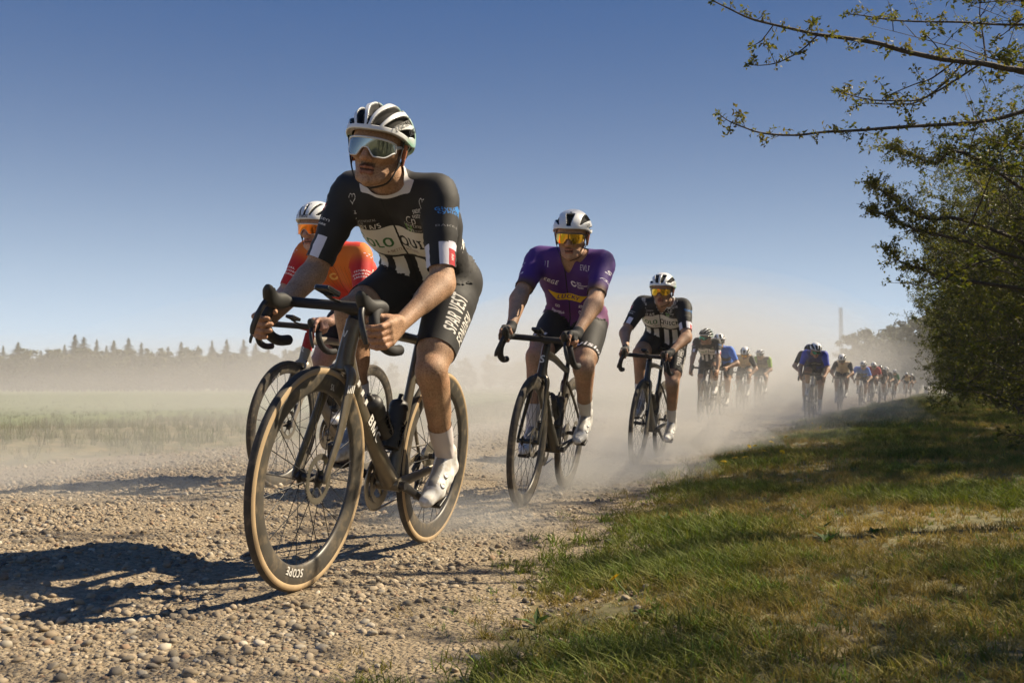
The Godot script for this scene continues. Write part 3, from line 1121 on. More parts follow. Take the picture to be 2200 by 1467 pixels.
# ---------------------------------------------------------------- people
func knee_of(a: Vector3, b: Vector3, l1: float, l2: float, pole: Vector3) -> Vector3:
	var d := b - a
	var L := minf(d.length(), (l1 + l2) * 0.998)
	var dir := d.normalized()
	var x := (l1 * l1 - l2 * l2 + L * L) / (2.0 * L)
	var y := sqrt(maxf(l1 * l1 - x * x, 0.0))
	var p := (pole - dir * pole.dot(dir)).normalized()
	return a + dir * x + p * y

func on_axis(p: Vector3, a: Vector3, b: Vector3) -> float:
	return (p - a).dot(b - a) / (b - a).length_squared()

# everything about one rider's body, worked out without touching the scene
func person_shape(sp: Dictionary) -> Dictionary:
	var out := {}
	var cell: float = sp.cell
	var near: bool = sp.near
	var nz := FastNoiseLite.new()
	nz.seed = sp.seed
	nz.frequency = 1.0
	nz.fractal_octaves = 3
	var sh: Vector3 = sp.shoulder
	var hip: Vector3 = sp.hip
	var T := (sh - hip).normalized()
	var X := Vector3(1, 0, 0)
	var F := X.cross(T).normalized()
	var head: Transform3D = sp.head
	var N: Vector3 = sh + T * 0.035 + F * 0.005
	var hs: float = sp.get("head_scale", 1.06)
	var girth: float = sp.get("girth", 1.0)
	var ca: float = deg_to_rad(sp.crank)
	var J := {}
	for s in [1.0, -1.0]:
		var k := 0 if s > 0 else 1
		var pd: Vector3 = BB + Vector3(s * 0.118, 0, 0) + Vector3(0, sin(ca), cos(ca)) * CRANK * s
		var ta: float = deg_to_rad(sp.toe[k])
		var f := Vector3(0, -sin(ta), cos(ta))
		var u := Vector3(0, cos(ta), sin(ta))
		var o: Vector3 = pd + u * 0.016
		var ank: Vector3 = o - f * 0.13 + u * 0.095
		var hj := hip + Vector3(s * 0.085, 0, 0)
		var kn := knee_of(hj, ank + Vector3(0, 0.0, 0), 0.435, 0.425, Vector3(s * sp.get("knee_out", 0.12), 0.25, 1.0))
		J[k] = {"hip": hj, "knee": kn, "ank": ank, "foot": Transform3D(Basis(X, u, f), o), "sj": sh + Vector3(s * sp.get("sw", 0.172), 0, 0)}
		# hands
		var A: Vector3
		var C: Vector3
		var D0: Vector3
		var want: Vector3
		var wr: Vector3
		if sp.hands == "drops":
			C = Vector3(s * 0.191, 0.795, 0.606)
			A = Vector3(s * 0.05, -0.90, -0.36).normalized()
			D0 = Vector3(s * 0.9, 0.05, -0.42)
			want = Vector3(0, 0, 1)
			wr = C + Vector3(s * 0.030, 0.040, -0.088)
		else:
			C = Vector3(s * 0.166, 0.878, 0.596)
			A = Vector3(s * 0.10, -0.10, -1.0).normalized()
			D0 = Vector3(s * 0.45, 0.9, 0.1)
			want = Vector3(s, -0.3, 0)
			wr = C + Vector3(s * 0.012, 0.034, -0.098)
		D0 = (D0 - A * D0.dot(A)).normalized()
		var ss := 1.0 if D0.rotated(A, 0.6).dot(want) > D0.rotated(A, -0.6).dot(want) else -1.0
		J[k].merge({"C": C, "A": A, "D0": D0, "ss": ss, "wr": wr})
		var pole := Vector3(s * sp.get("elbow_out", 0.7), -0.6, -0.5)
		J[k]["elb"] = knee_of(J[k].sj, wr, 0.305 * sp.get("arm", 1.0), 0.272 * sp.get("arm", 1.0), pole)
	out["J"] = J

	# --- the body
	var lo := hip - Vector3(0.30, 0.2, 0.2)
	var hi := hip + Vector3(0.30, 0.2, 0.2)
	for p in [sh, N, head.origin, J[0].ank, J[1].ank, J[0].knee, J[1].knee, J[0].elb, J[1].elb, J[0].wr, J[1].wr]:
		lo = lo.min(p - Vector3.ONE * 0.10); hi = hi.max(p + Vector3.ONE * 0.10)
	hi.y = maxf(hi.y, sh.y + 0.12)
	var fd := Field.new(lo, hi, cell)
	var g := girth
	var spine1 := hip + T * 0.16 - F * 0.035
	var spine2 := hip + T * 0.33 - F * 0.040
	fd.bone(hip + X * 0.07 + T * 0.01, hip - X * 0.07 + T * 0.01, 0.105 * g, 0.105 * g, 0.045, 1)
	for s in [-1.0, 1.0]:
		fd.bone(hip + X * s * 0.075 - T * 0.03 - F * 0.045, hip + X * s * 0.06 + T * 0.05 - F * 0.03, 0.092 * g, 0.085 * g, 0.045, 1)
		fd.bone(hip + X * s * 0.050 + T * 0.06 - F * 0.0, spine1 + X * s * 0.062 + F * 0.02, 0.092 * g, 0.082 * g, 0.045, 2)
		fd.bone(spine1 + X * s * 0.062 + F * 0.02, spine2 + X * s * 0.085 + F * 0.025, 0.083 * g, 0.093 * g, 0.045, 3)
		fd.bone(spine2 + X * s * 0.085 + F * 0.025, sh + X * s * 0.085 + F * 0.01 - T * 0.03, 0.093 * g, 0.078 * g, 0.045, 3)
		fd.bone(spine2 + X * s * 0.07 + F * 0.055, sh + X * s * 0.10 - T * 0.05 + F * 0.035, 0.060 * g, 0.055 * g, 0.04, 4)
		fd.bone(N + X * s * 0.02 - T * 0.012, sh + X * s * (sp.get("sw", 0.172) - 0.01) + T * 0.002, 0.048, 0.055 * g, 0.04, 4)
	fd.bone(spine1 - F * 0.01, N - T * 0.05 - F * 0.015, 0.085, 0.07, 0.04, 3)
	var nb := head * Vector3(0, -0.055 * hs, -0.035 * hs)
	fd.bone(N, nb, 0.052, 0.047, 0.03, 5)
	fd.bone(N - F * 0.02, nb + head.basis * Vector3(0, 0.02, -0.03), 0.044, 0.042, 0.03, 5)
	for k in 2:
		var s := 1.0 if k == 0 else -1.0
		var j: Dictionary = J[k]
		var elb: Vector3 = j.elb
		var wr: Vector3 = j.wr
		var sj: Vector3 = j.sj
		fd.bone(sj, elb, 0.054 * g, 0.041 * g, 0.04, 6 + k)
		fd.bone(sj + (elb - sj) * 0.12 + X * s * 0.010, sj + (elb - sj) * 0.45 + X * s * 0.004, 0.050 * g, 0.040, 0.03, 6 + k)
		var fb := (wr - elb)
		fd.bone(elb, wr, 0.040 * g, 0.0265, 0.03, 8 + k)
		fd.bone(elb + fb * 0.12 + X * s * 0.008 + Vector3(0, 0.004, 0), elb + fb * 0.50 + X * s * 0.004, 0.042 * g, 0.028, 0.020, 8 + k)
		fd.bone(elb + fb * 0.10 + Vector3(-s * 0.012, 0.010, 0.008), elb + fb * 0.42 + Vector3(-s * 0.006, 0.008, 0.004), 0.034 * g, 0.026, 0.018, 8 + k)
		fd.bone(sj.lerp(elb, 0.35) + F * 0.016, sj.lerp(elb, 0.75) + F * 0.012, 0.036 * g, 0.028, 0.020, 6 + k)
		var hj: Vector3 = j.hip
		var kn: Vector3 = j.knee
		var an: Vector3 = j.ank
		fd.bone(hj, kn, 0.092 * g, 0.055 * g, 0.05, 10 + k)
		var fr := Vector3(0, 0.3, 1.0)
		var td := (kn - hj).normalized()
		fr = (fr - td * fr.dot(td)).normalized()
		fd.bone(hj.lerp(kn, 0.3) + fr * 0.026 + X * s * 0.012, hj.lerp(kn, 0.78) + fr * 0.018, 0.078 * g, 0.052 * g, 0.05, 10 + k)
		fd.bone(hj.lerp(kn, 0.2) - fr * 0.03, hj.lerp(kn, 0.75) - fr * 0.014, 0.072 * g, 0.044 * g, 0.05, 10 + k)
		# knee cap and the muscle that overhangs its inner side
		fd.bone(kn + fr * 0.018 - td * 0.004, kn + fr * 0.020 + td * 0.012, 0.037, 0.033, 0.016, 12 + k)
		fd.bone(hj.lerp(kn, 0.80) - X * s * 0.026 + fr * 0.016, hj.lerp(kn, 0.92) - X * s * 0.022 + fr * 0.014, 0.036, 0.028, 0.016, 10 + k)
		var sd := (an - kn).normalized()
		var bk := Vector3(0, 0.2, -1.0)
		bk = (bk - sd * bk.dot(sd)).normalized()
		fd.bone(kn, an, 0.048 * g, 0.034, 0.035, 12 + k)
		fd.bone(kn.lerp(an, 0.10) - bk * 0.014, kn.lerp(an, 0.75) - bk * 0.008, 0.036, 0.028, 0.03, 12 + k)
		fd.bone(kn.lerp(an, 0.16) + bk * 0.024 + X * s * 0.010, kn.lerp(an, 0.48) + bk * 0.022 + X * s * 0.008, 0.042 * g, 0.030, 0.024, 12 + k)
		fd.bone(kn.lerp(an, 0.16) + bk * 0.026 - X * s * 0.016, kn.lerp(an, 0.42) + bk * 0.022 - X * s * 0.014, 0.040 * g, 0.029, 0.024, 12 + k)
	var skin_rgb: Color = sp.skin
	var tone := func(p: Vector3, red: float) -> Color:
		var q := 1.0 + 0.26 * nz.get_noise_3dv(p * 14.0)
		return Color(skin_rgb.r * q * (1.0 + 0.15 * red), skin_rgb.g * q * (1.0 - 0.12 * red), skin_rgb.b * q * (1.0 - 0.18 * red))
	var ex := fd.extract(0.0, 1)
	var all := PackedFloat32Array()
	all.resize(ex.v.size()); all.fill(-1.0)
	var cols := PackedColorArray()
	cols.resize(ex.v.size())
	for i in ex.v.size():
		var red := 0.0
		var L: int = ex.lab[i]
		if L >= 10: red = 0.5 * nz.get_noise_3dv(ex.v[i] * 9.0)
		cols[i] = tone.call(ex.v[i], red)
	var body := dress(ex, all, cols, null)

	# --- clothes: the same body a few millimetres out, cut at the hems
	var hemA: float = sp.get("sleeve", 0.80)
	var hemL: float = sp.get("short_leg", 0.78)
	var sockT: float = sp.get("sock", 0.60)
	var waist := hip + T * 0.055 + F * 0.02
	var nd := (nb - N).normalized()
	var exj := fd.extract(0.0055, 2 if near else 1)
	var exs := fd.extract(0.0032, 2 if near else 1)
	for e in [exj, exs]:
		var ev: PackedVector3Array = e.v
		var en: PackedVector3Array = e.n
		for i in ev.size():
			var p := ev[i]
			var L: int = e.lab[i]
			var tt := (p - hip).dot(T)
			var amp := 0.0
			if L >= 6 and L <= 7: amp = 0.0034
			elif L <= 5: amp = 0.0 if is_same(e, exs) else 0.0022 + 0.0060 * (1.0 - smoothstep(0.02, 0.20, absf(tt - 0.10)))
			elif L >= 10 and L <= 11: amp = 0.0016 + 0.006 * (1.0 - smoothstep(0.0, 0.16, p.distance_to(J[L - 10].hip)))
			var q := Vector3(p.x * 5.0, p.dot(T) * 26.0, p.dot(F) * 9.0)
			var fold := 1.0 - absf(nz.get_noise_3dv(q)) * 3.4
			ev[i] = p + en[i] * amp * clampf(fold, 0.0, 1.0)
		e.v = ev
	var sj_ := PackedFloat32Array()
	sj_.resize(exj.v.size())
	var scol := PackedFloat32Array()
	scol.resize(exj.v.size())
	var vdepth: float = sp.get("vneck", 0.0)
	for i in exj.v.size():
		var p: Vector3 = exj.v[i]
		var L: int = exj.lab[i]
		var s := (waist - p).dot(T)
		if L == 6 or L == 7: s = (on_axis(p, J[L - 6].sj, J[L - 6].elb) - hemA) * 0.305
		elif L == 8 or L == 9: s = 0.06
		elif L >= 10: s = maxf(s, 0.02)
		elif L >= 3:
			var q := p - N
			var ax := q.dot(nd)
			var fr := q.dot(F) - nd.dot(F) * ax
			var rad := (q - nd * ax).length()
			var opening := 0.046 - 0.014 * smoothstep(-0.02, 0.05, fr)
			if vdepth > 0.0 and fr > 0.0: opening -= vdepth * smoothstep(0.055, 0.0, absf(p.x - N.x)) * smoothstep(0.0, 0.04, fr)
			var lim := 0.092 + (0.1 * smoothstep(0.06, 0.03, absf(p.x - N.x)) if vdepth > 0.0 and fr > 0.0 else 0.0)
			s = maxf(s, minf(ax - opening, lim - rad))
		sj_[i] = s
	var torso_uv := func(e: Dictionary) -> Callable:
		return func(id: Array) -> Array:
			var L: int = e.lab[id[0]]
			for k in id: L = maxi(L, e.lab[k])
			var res := []
			if L == 6 or L == 7:
				# sleeve tile: round the arm, along the arm
				var s := 1.0 if L == 6 else -1.0
				var a: Vector3 = J[L - 6].sj
				var b: Vector3 = J[L - 6].elb
				var ax := (b - a).normalized()
				var e1 := Vector3(s * 0.85, 0.1, 0.53)
				e1 = (e1 - ax * e1.dot(ax)).normalized()
				var e2 := e1.cross(ax)
				var first := 9.0
				for k in id:
					var q: Vector3 = e.v[k] - a
					var an := atan2(q.dot(e2), q.dot(e1)) / TAU
					if first > 8.0: first = an
					elif an - first > 0.5: an -= 1.0
					elif an - first < -0.5: an += 1.0
					res.append(Vector2((0.0 if L == 6 else 0.25) + 0.125 + clampf(an, -0.497, 0.497) * 0.245, 0.53 + 0.44 * clampf(on_axis(e.v[k], a, b), -0.05, 1.0)))
			elif L == 10 or L == 11:
				var s := 1.0 if L == 10 else -1.0
				var a: Vector3 = J[L - 10].hip
				var b: Vector3 = J[L - 10].knee
				var ax := (b - a).normalized()
				var e1 := Vector3(s, 0.0, 0.15)
				e1 = (e1 - ax * e1.dot(ax)).normalized()
				var e2 := e1.cross(ax)
				var first := 9.0
				for k in id:
					var q: Vector3 = e.v[k] - a
					var an := atan2(q.dot(e2), q.dot(e1)) / TAU
					if first > 8.0: first = an
					elif an - first > 0.5: an -= 1.0
					elif an - first < -0.5: an += 1.0
					res.append(Vector2((0.5 if L == 10 else 0.75) + 0.125 + clampf(an, -0.497, 0.497) * 0.245, 0.53 + 0.44 * clampf(on_axis(e.v[k], a, b), 0.0, 1.0)))
			else:
				var nn := Vector3.ZERO
				for k in id: nn += e.n[k]
				var front := nn.dot(F) > 0.0
				for k in id:
					var q: Vector3 = e.v[k] - hip
					var uu := clampf(0.5 + q.x / 0.52, 0.01, 0.99)
					var vv := clampf(1.0 - q.dot(T) / 0.64, 0.01, 0.99)
					res.append(Vector2(uu * 0.5 if front else 1.0 - uu * 0.5, vv * 0.5))
			return res
	out["jersey"] = dress(exj, sj_, PackedColorArray(), torso_uv.call(exj))
	# collar: a band standing at the neck opening
	var ss2 := PackedFloat32Array()
	ss2.resize(exs.v.size())
	for i in exs.v.size():
		var p: Vector3 = exs.v[i]
		var L: int = exs.lab[i]
		var s := (p - waist).dot(T) - 0.03
		if L == 10 or L == 11: s = (on_axis(p, J[L - 10].hip, J[L - 10].knee) - hemL) * 0.43
		elif L >= 12: s = 0.05
		elif L >= 5: s = 0.2
		ss2[i] = s
	out["bib_shorts"] = dress(exs, ss2, PackedColorArray(), torso_uv.call(exs))
	for k in 2:
		var s3 := PackedFloat32Array()
		s3.resize(exs.v.size())
		for i in exs.v.size():
			s3[i] = (sockT - on_axis(exs.v[i], J[k].knee, J[k].ank)) * 0.425 if exs.lab[i] == 12 + k else 1.0
		var sk := dress(exs, s3, PackedColorArray(), null)
		out["sock" + str(k)] = sk
		if sp.has("collar") and k == 0:
			var s4 := PackedFloat32Array()
			s4.resize(exj.v.size())
			for i in exj.v.size():
				s4[i] = 1.0
				var L: int = exj.lab[i]
				if L < 3 or L > 5: continue
				if sj_[i] > -0.10:
					var q: Vector3 = exj.v[i] - N
					var ax := q.dot(nd)
					if (q - nd * ax).length() < 0.14: s4[i] = maxf(sj_[i] - 0.004, -0.007 - sj_[i])
			var cexp := {"v": exj.v.duplicate(), "n": exj.n, "ix": exj.ix, "lab": exj.lab}
			for i in cexp.v.size(): cexp.v[i] += (exj.n[i] as Vector3) * 0.0022
			out["collar"] = dress(cexp, s4, PackedColorArray(), null)

	# --- hands, finer
	var hc: float = sp.get("hand_cell", 0.0036)
	for k in 2:
		var j: Dictionary = J[k]
		var C: Vector3 = j.C
		var A: Vector3 = j.A
		var D0: Vector3 = j.D0
		var ss: float = j.ss
		var wr: Vector3 = j.wr
		var elb: Vector3 = j.elb
		var R := 0.0185 if sp.hands == "drops" else 0.0205
		var hl := C.min(wr) - Vector3.ONE * 0.07
		var hh := C.max(wr) + Vector3.ONE * 0.07
		var hf := Field.new(hl, hh, hc)
		var gl: Field = null
		if sp.get("gloves", false): gl = Field.new(hl, hh, hc * 1.2)
		var at := func(off: float, ang: float, rad: float) -> Vector3:
			return C + A * off + D0.rotated(A, deg_to_rad(ang) * ss) * rad
		hf.bone(wr + (elb - wr).normalized() * 0.05, wr, 0.027, 0.0255, 0.012, 1)
		var offs := [-0.031, -0.0105, 0.0105, 0.0305]
		var len := [1.0, 1.07, 1.0, 0.84]
		var mc := []
		for i in 4:
			var m: Vector3 = at.call(offs[i] * 0.95, -6.0, R + 0.019)
			mc.append(m)
			hf.bone(wr.lerp(m, 0.22) + A * offs[i] * 0.3, m, 0.0170, 0.0125, 0.012, 2)
			if gl: gl.bone(wr.lerp(m, 0.05) + A * offs[i] * 0.3, m, 0.0190, 0.0145, 0.012, 2)
			var curl: float = [58.0, 66.0, 66.0, 62.0][i]
			var p1: Vector3 = at.call(offs[i], curl * len[i], R + 0.0135)
			var p2: Vector3 = at.call(offs[i], (curl + 56.0) * len[i], R + 0.0105)
			var p3: Vector3 = at.call(offs[i] * 0.95, (curl + 104.0) * len[i], R + 0.0095)
			if sp.hands == "hoods" and i < 1:
				# the forefinger lies along the lever
				p1 = m + Vector3(0.004 * (1 if k == 0 else -1), -0.018, 0.030)
				p2 = p1 + Vector3(0, -0.024, 0.012)
				p3 = p2 + Vector3(0, -0.022, 0.000)
			hf.bone(m, p1, 0.0112, 0.0102, 0.004, 3)
			hf.bone(p1, p2, 0.0100, 0.0090, 0.004, 3)
			hf.bone(p2, p3, 0.0090, 0.0078, 0.004, 3)
			if gl: gl.bone(m, m.lerp(p1, 0.8), 0.0132, 0.0122, 0.006, 3)
		var tb: Vector3 = wr.lerp(mc[0], 0.30) - A * 0.012
		var t1: Vector3 = at.call(-0.042, -52.0, R + 0.014)
		var t2: Vector3 = at.call(-0.040, -104.0, R + 0.011)
		if sp.hands == "drops":
			t1 = at.call(-0.044, -70.0, R + 0.016)
			t2 = at.call(-0.043, -135.0, R + 0.012)
		hf.bone(tb, tb.lerp(t1, 0.6), 0.0165, 0.0135, 0.012, 4)
		hf.bone(tb.lerp(t1, 0.5), t1, 0.0135, 0.0112, 0.008, 4)
		hf.bone(t1, t2, 0.0110, 0.0088, 0.005, 4)
		if gl:
			gl.bone(tb, t1, 0.0175, 0.0130, 0.010, 4)
			gl.bone(wr + (elb - wr).normalized() * 0.035, wr, 0.0300, 0.0285, 0.012, 1)
		var he := hf.extract(0.0, 1)
		var hcols := PackedColorArray()
		hcols.resize(he.v.size())
		for i in he.v.size(): hcols[i] = tone.call(he.v[i], 0.35 if he.lab[i] >= 3 else 0.0)
		var hall := PackedFloat32Array()
		hall.resize(he.v.size()); hall.fill(-1.0)
		dress(he, hall, hcols, null, body)
		if gl:
			var ge := gl.extract(0.0, 1)
			var ga := PackedFloat32Array()
			ga.resize(ge.v.size()); ga.fill(-1.0)
			out["glove" + str(k)] = dress(ge, ga, PackedColorArray(), null)

	# --- head, finer
	var ec: float = sp.get("head_cell", 0.0042)
	var H := func(x: float, y: float, z: float) -> Vector3: return head * (Vector3(x, y, z) * hs)
	var ho := head.origin
	var ef := Field.new(ho - Vector3.ONE * 0.165 * hs, ho + Vector3.ONE * 0.165 * hs, ec)
	var hx := head.basis.x
	ef.bone(H.call(0, 0.036, -0.035), H.call(0, 0.034, 0.008), 0.083 * hs, 0.081 * hs, 0.02, 1, hx, 0.93)
	ef.bone(H.call(0, 0.0, 0.03), H.call(0, -0.062, 0.046), 0.059 * hs, 0.037 * hs, 0.025, 1)
	ef.bone(H.call(0, -0.045, -0.040), N.lerp(nb, 0.3), 0.047, 0.050, 0.03, 1)
	for s in [-1.0, 1.0]:
		ef.bone(H.call(s * 0.050, -0.040, 0.0), H.call(s * 0.026, -0.088, 0.052), 0.020 * hs, 0.015 * hs, 0.025, 1)
		ef.bone(H.call(s * 0.024, -0.090, 0.054), H.call(0, -0.097, 0.070), 0.015 * hs, 0.017 * hs, 0.015, 1)
		ef.bone(H.call(s * 0.040, -0.020, 0.066), H.call(s * 0.056, -0.012, 0.035), 0.020 * hs, 0.018 * hs, 0.02, 1)
		ef.bone(H.call(s * 0.010, 0.022, 0.086), H.call(s * 0.045, 0.018, 0.068), 0.011 * hs, 0.011 * hs, 0.014, 1)
		ef.bone(H.call(s * 0.011, -0.034, 0.100), H.call(s * 0.012, -0.035, 0.098), 0.0095 * hs, 0.0095 * hs, 0.006, 2)
		if ec < 0.007:
			ef.bone(H.call(s * 0.031, 0.003, 0.098), H.call(s * 0.034, 0.003, 0.096), 0.013 * hs, 0.013 * hs, 0.012, 1, Vector3.ZERO, 1.0, true)
		# ears: a flat leaf standing off the side of the head
		var eo: Vector3 = (hx * s * 0.85 - head.basis.z * 0.5).normalized()
		ef.bone(H.call(s * 0.080, 0.010, -0.014), H.call(s * 0.076, -0.032, -0.006), 0.022 * hs, 0.013 * hs, 0.008, 3, eo, 0.36)
	ef.bone(H.call(0, 0.010, 0.090), H.call(0, -0.030, 0.112), 0.0085 * hs, 0.0125 * hs, 0.010, 2)
	ef.bone(H.call(-0.018, -0.0595, 0.086), H.call(0.018, -0.0595, 0.086), 0.0068 * hs, 0.0068 * hs, 0.007, 4)
	ef.bone(H.call(-0.015, -0.075, 0.084), H.call(0.015, -0.075, 0.084), 0.0075 * hs, 0.0075 * hs, 0.007, 4)
	ef.bone(H.call(0, -0.0595, 0.0935), H.call(0, -0.060, 0.0935), 0.0065 * hs, 0.0065 * hs, 0.008, 4)
	if near and sp.get("mouth", true): ef.bone(H.call(-0.020, -0.0672, 0.097), H.call(0.020, -0.0672, 0.097), 0.0036 * hs, 0.0036 * hs, 0.003, 5, Vector3.ZERO, 1.0, true)
	var ee := ef.extract(0.0, 1)
	var ecol := PackedColorArray()
	ecol.resize(ee.v.size())
	var hair: Color = sp.get("hair", Color(0.05, 0.035, 0.022))
	var inv := head.affine_inverse()
	for i in ee.v.size():
		var L: int = ee.lab[i]
		var q: Vector3 = (inv * ee.v[i]) / hs
		var c: Color = tone.call(ee.v[i], 1.6 if L == 3 else (0.5 if L == 2 else 0.1))
		if L == 4: c = Color(c.r * 0.80, c.g * 0.55, c.b * 0.55)
		if absf(q.y + 0.0672) < 0.0032 and absf(q.x) < 0.021 and q.z > 0.07: c = Color(0.05, 0.015, 0.012)
		if sp.get("moustache", false) and q.z > 0.075 and absf(q.x) < 0.026 and q.y < -0.046 and q.y > -0.056 - absf(q.x) * 0.15: c = c.lerp(hair, 0.72)
		if L != 3 and q.z < 0.012 + 0.25 * q.y and q.y > -0.055 and q.y < 0.05 and absf(q.x) > 0.045: c = c.lerp(hair, 0.8)
		if L != 3 and q.z < -0.055 and q.y > -0.055: c = c.lerp(hair, 0.85)
		ecol[i] = c
	var eall := PackedFloat32Array()
	eall.resize(ee.v.size()); eall.fill(-1.0)
	dress(ee, eall, ecol, null, body)
	out["body"] = body

	# --- shoes
	for k in 2:
		var ft: Transform3D = J[k].foot
		var s := 1.0 if k == 0 else -1.0
		var sf := Field.new(ft.origin - Vector3.ONE * 0.24, ft.origin + Vector3.ONE * 0.20, sp.get("shoe_cell", 0.0062))
		sf.bone(ft * Vector3(0, 0.036, -0.160), ft * Vector3(s * 0.003, 0.036, -0.09), 0.034, 0.033, 0.02, 1)
		sf.bone(ft * Vector3(s * 0.003, 0.034, -0.09), ft * Vector3(s * 0.004, 0.030, 0.0), 0.033, 0.033, 0.02, 1)
		sf.bone(ft * Vector3(s * 0.010, 0.026, 0.0), ft * Vector3(s * 0.002, 0.022, 0.058), 0.031, 0.022, 0.02, 1)
		sf.bone(ft * Vector3(-s * 0.014, 0.026, 0.0), ft * Vector3(-s * 0.010, 0.022, 0.062), 0.028, 0.021, 0.02, 1)
		sf.bone(ft * Vector3(0, 0.110, -0.135), ft * Vector3(0, 0.052, -0.020), 0.036, 0.026, 0.03, 1)
		sf.bone(ft * Vector3(0, 0.120, -0.142), ft * Vector3(0, 0.060, -0.155), 0.0385, 0.033, 0.02, 1)
		sf.bone(ft * Vector3(0, -0.018, -0.22), ft * Vector3(0, -0.018, 0.12), 0.02, 0.02, 0.004, 2, ft.basis.x, 5.0, true)
		var se := sf.extract(0.0, 1)
		var scl := PackedColorArray()
		scl.resize(se.v.size())
		var si := ft.affine_inverse()
		var dirt := Color(0.36, 0.29, 0.20)
		for i in se.v.size():
			var q: Vector3 = si * se.v[i]
			var c := Color(0.74, 0.73, 0.71)
			if q.y < 0.0095: c = Color(0.03, 0.03, 0.03)
			elif absf(q.x) < 0.017 and q.y > 0.036 and q.z > -0.115 and q.z < 0.020: c = Color(0.27, 0.26, 0.25)
			elif q.y < 0.0145: c = Color(0.55, 0.54, 0.52)
			var dn := clampf(nz.get_noise_3dv(se.v[i] * 38.0) * 1.4 + 0.05, 0.0, 0.6)
			scl[i] = c.lerp(dirt, dn * 0.8)
		var sall := PackedFloat32Array()
		sall.resize(se.v.size()); sall.fill(-1.0)
		out["shoe" + str(k)] = dress(se, sall, scl, null)
	return out

# ---------------------------------------------------------------- helmet and glasses, in the head's own axes
func helmet_mask(style: String, a: float, ps: float, fr: float) -> float:
	# 1 = shell, 0 = opening. a: degrees off the middle line, ps: 0 crown .. 1 rim, fr: 1 front .. -1 back
	var edge := func(x: float, w: float) -> float: return clampf(x / w + 0.5, 0.0, 1.0)
	var aa := absf(a)
	match style:
		"ribs":
			if ps > 0.86: return 1.0
			var ribs := [[10.0, 4.2], [29.0, 4.0], [47.0, 4.2], [66.0, 6.0], [84.0, 8.0]]
			var best := -9.0
			for r in ribs:
				var c: float = r[0]
				if r[0] < 11.0: c = lerpf(12.0, 5.0, smoothstep(0.3, 0.86, ps)) if fr > 0 else 11.0
				best = maxf(best, r[1] - absf(aa - c))
			var m: float = edge.call(best, 1.3)
			m = maxf(m, edge.call(ps - 0.86, 0.03))
			m = maxf(m, edge.call(absf(fr + 0.30) * -1.0 + 0.07, 0.05) * (1.0 if aa > 20 else 0.0))
			if aa > 60.0 and ps < 0.86: m = maxf(m, edge.call(0.06 - absf(fr - 0.05), 0.05))
			return m
		"aero":
			if fr < 0.12 or ps > 0.82: return 1.0
			var best := -9.0
			for c in [0.0, 19.0, 38.0, 58.0]: best = maxf(best, 2.1 - absf(aa - c))
			var l := minf(0.80 - ps, ps - (0.40 if aa < 10 else 0.32))
			return 1.0 - minf(edge.call(best, 1.2), edge.call(l, 0.04))
		"three":
			if ps > 0.86: return 1.0
			var m := 1.0
			var w0 := lerpf(9.0, 6.0, smoothstep(0.4, 0.85, ps))
			m = minf(m, 1.0 - minf(edge.call(w0 - aa, 2.0), edge.call(minf(0.84 - ps, ps - 0.40), 0.05)) if fr > 0 else 1.0)
			var w1 := 7.5 * smoothstep(0.9, 0.5, ps)
			m = minf(m, 1.0 - minf(edge.call(w1 - absf(aa - 36.0), 2.0), edge.call(minf(0.80 - ps, ps - 0.28), 0.05)) if fr > -0.3 else 1.0)
			m = minf(m, 1.0 - minf(edge.call(4.0 - absf(aa - 62.0), 2.0), edge.call(minf(0.85 - ps, ps - 0.60), 0.05)) if fr < 0.75 else 1.0)
			return m
		_:
			if ps > 0.84: return 1.0
			var m := 1.0
			for c in [12.0, 40.0, 66.0]:
				m = minf(m, 1.0 - minf(edge.call(5.5 - absf(aa - c), 3.0), edge.call(minf(0.80 - ps, ps - 0.36), 0.06)) if fr > -0.5 else 1.0)
			return m

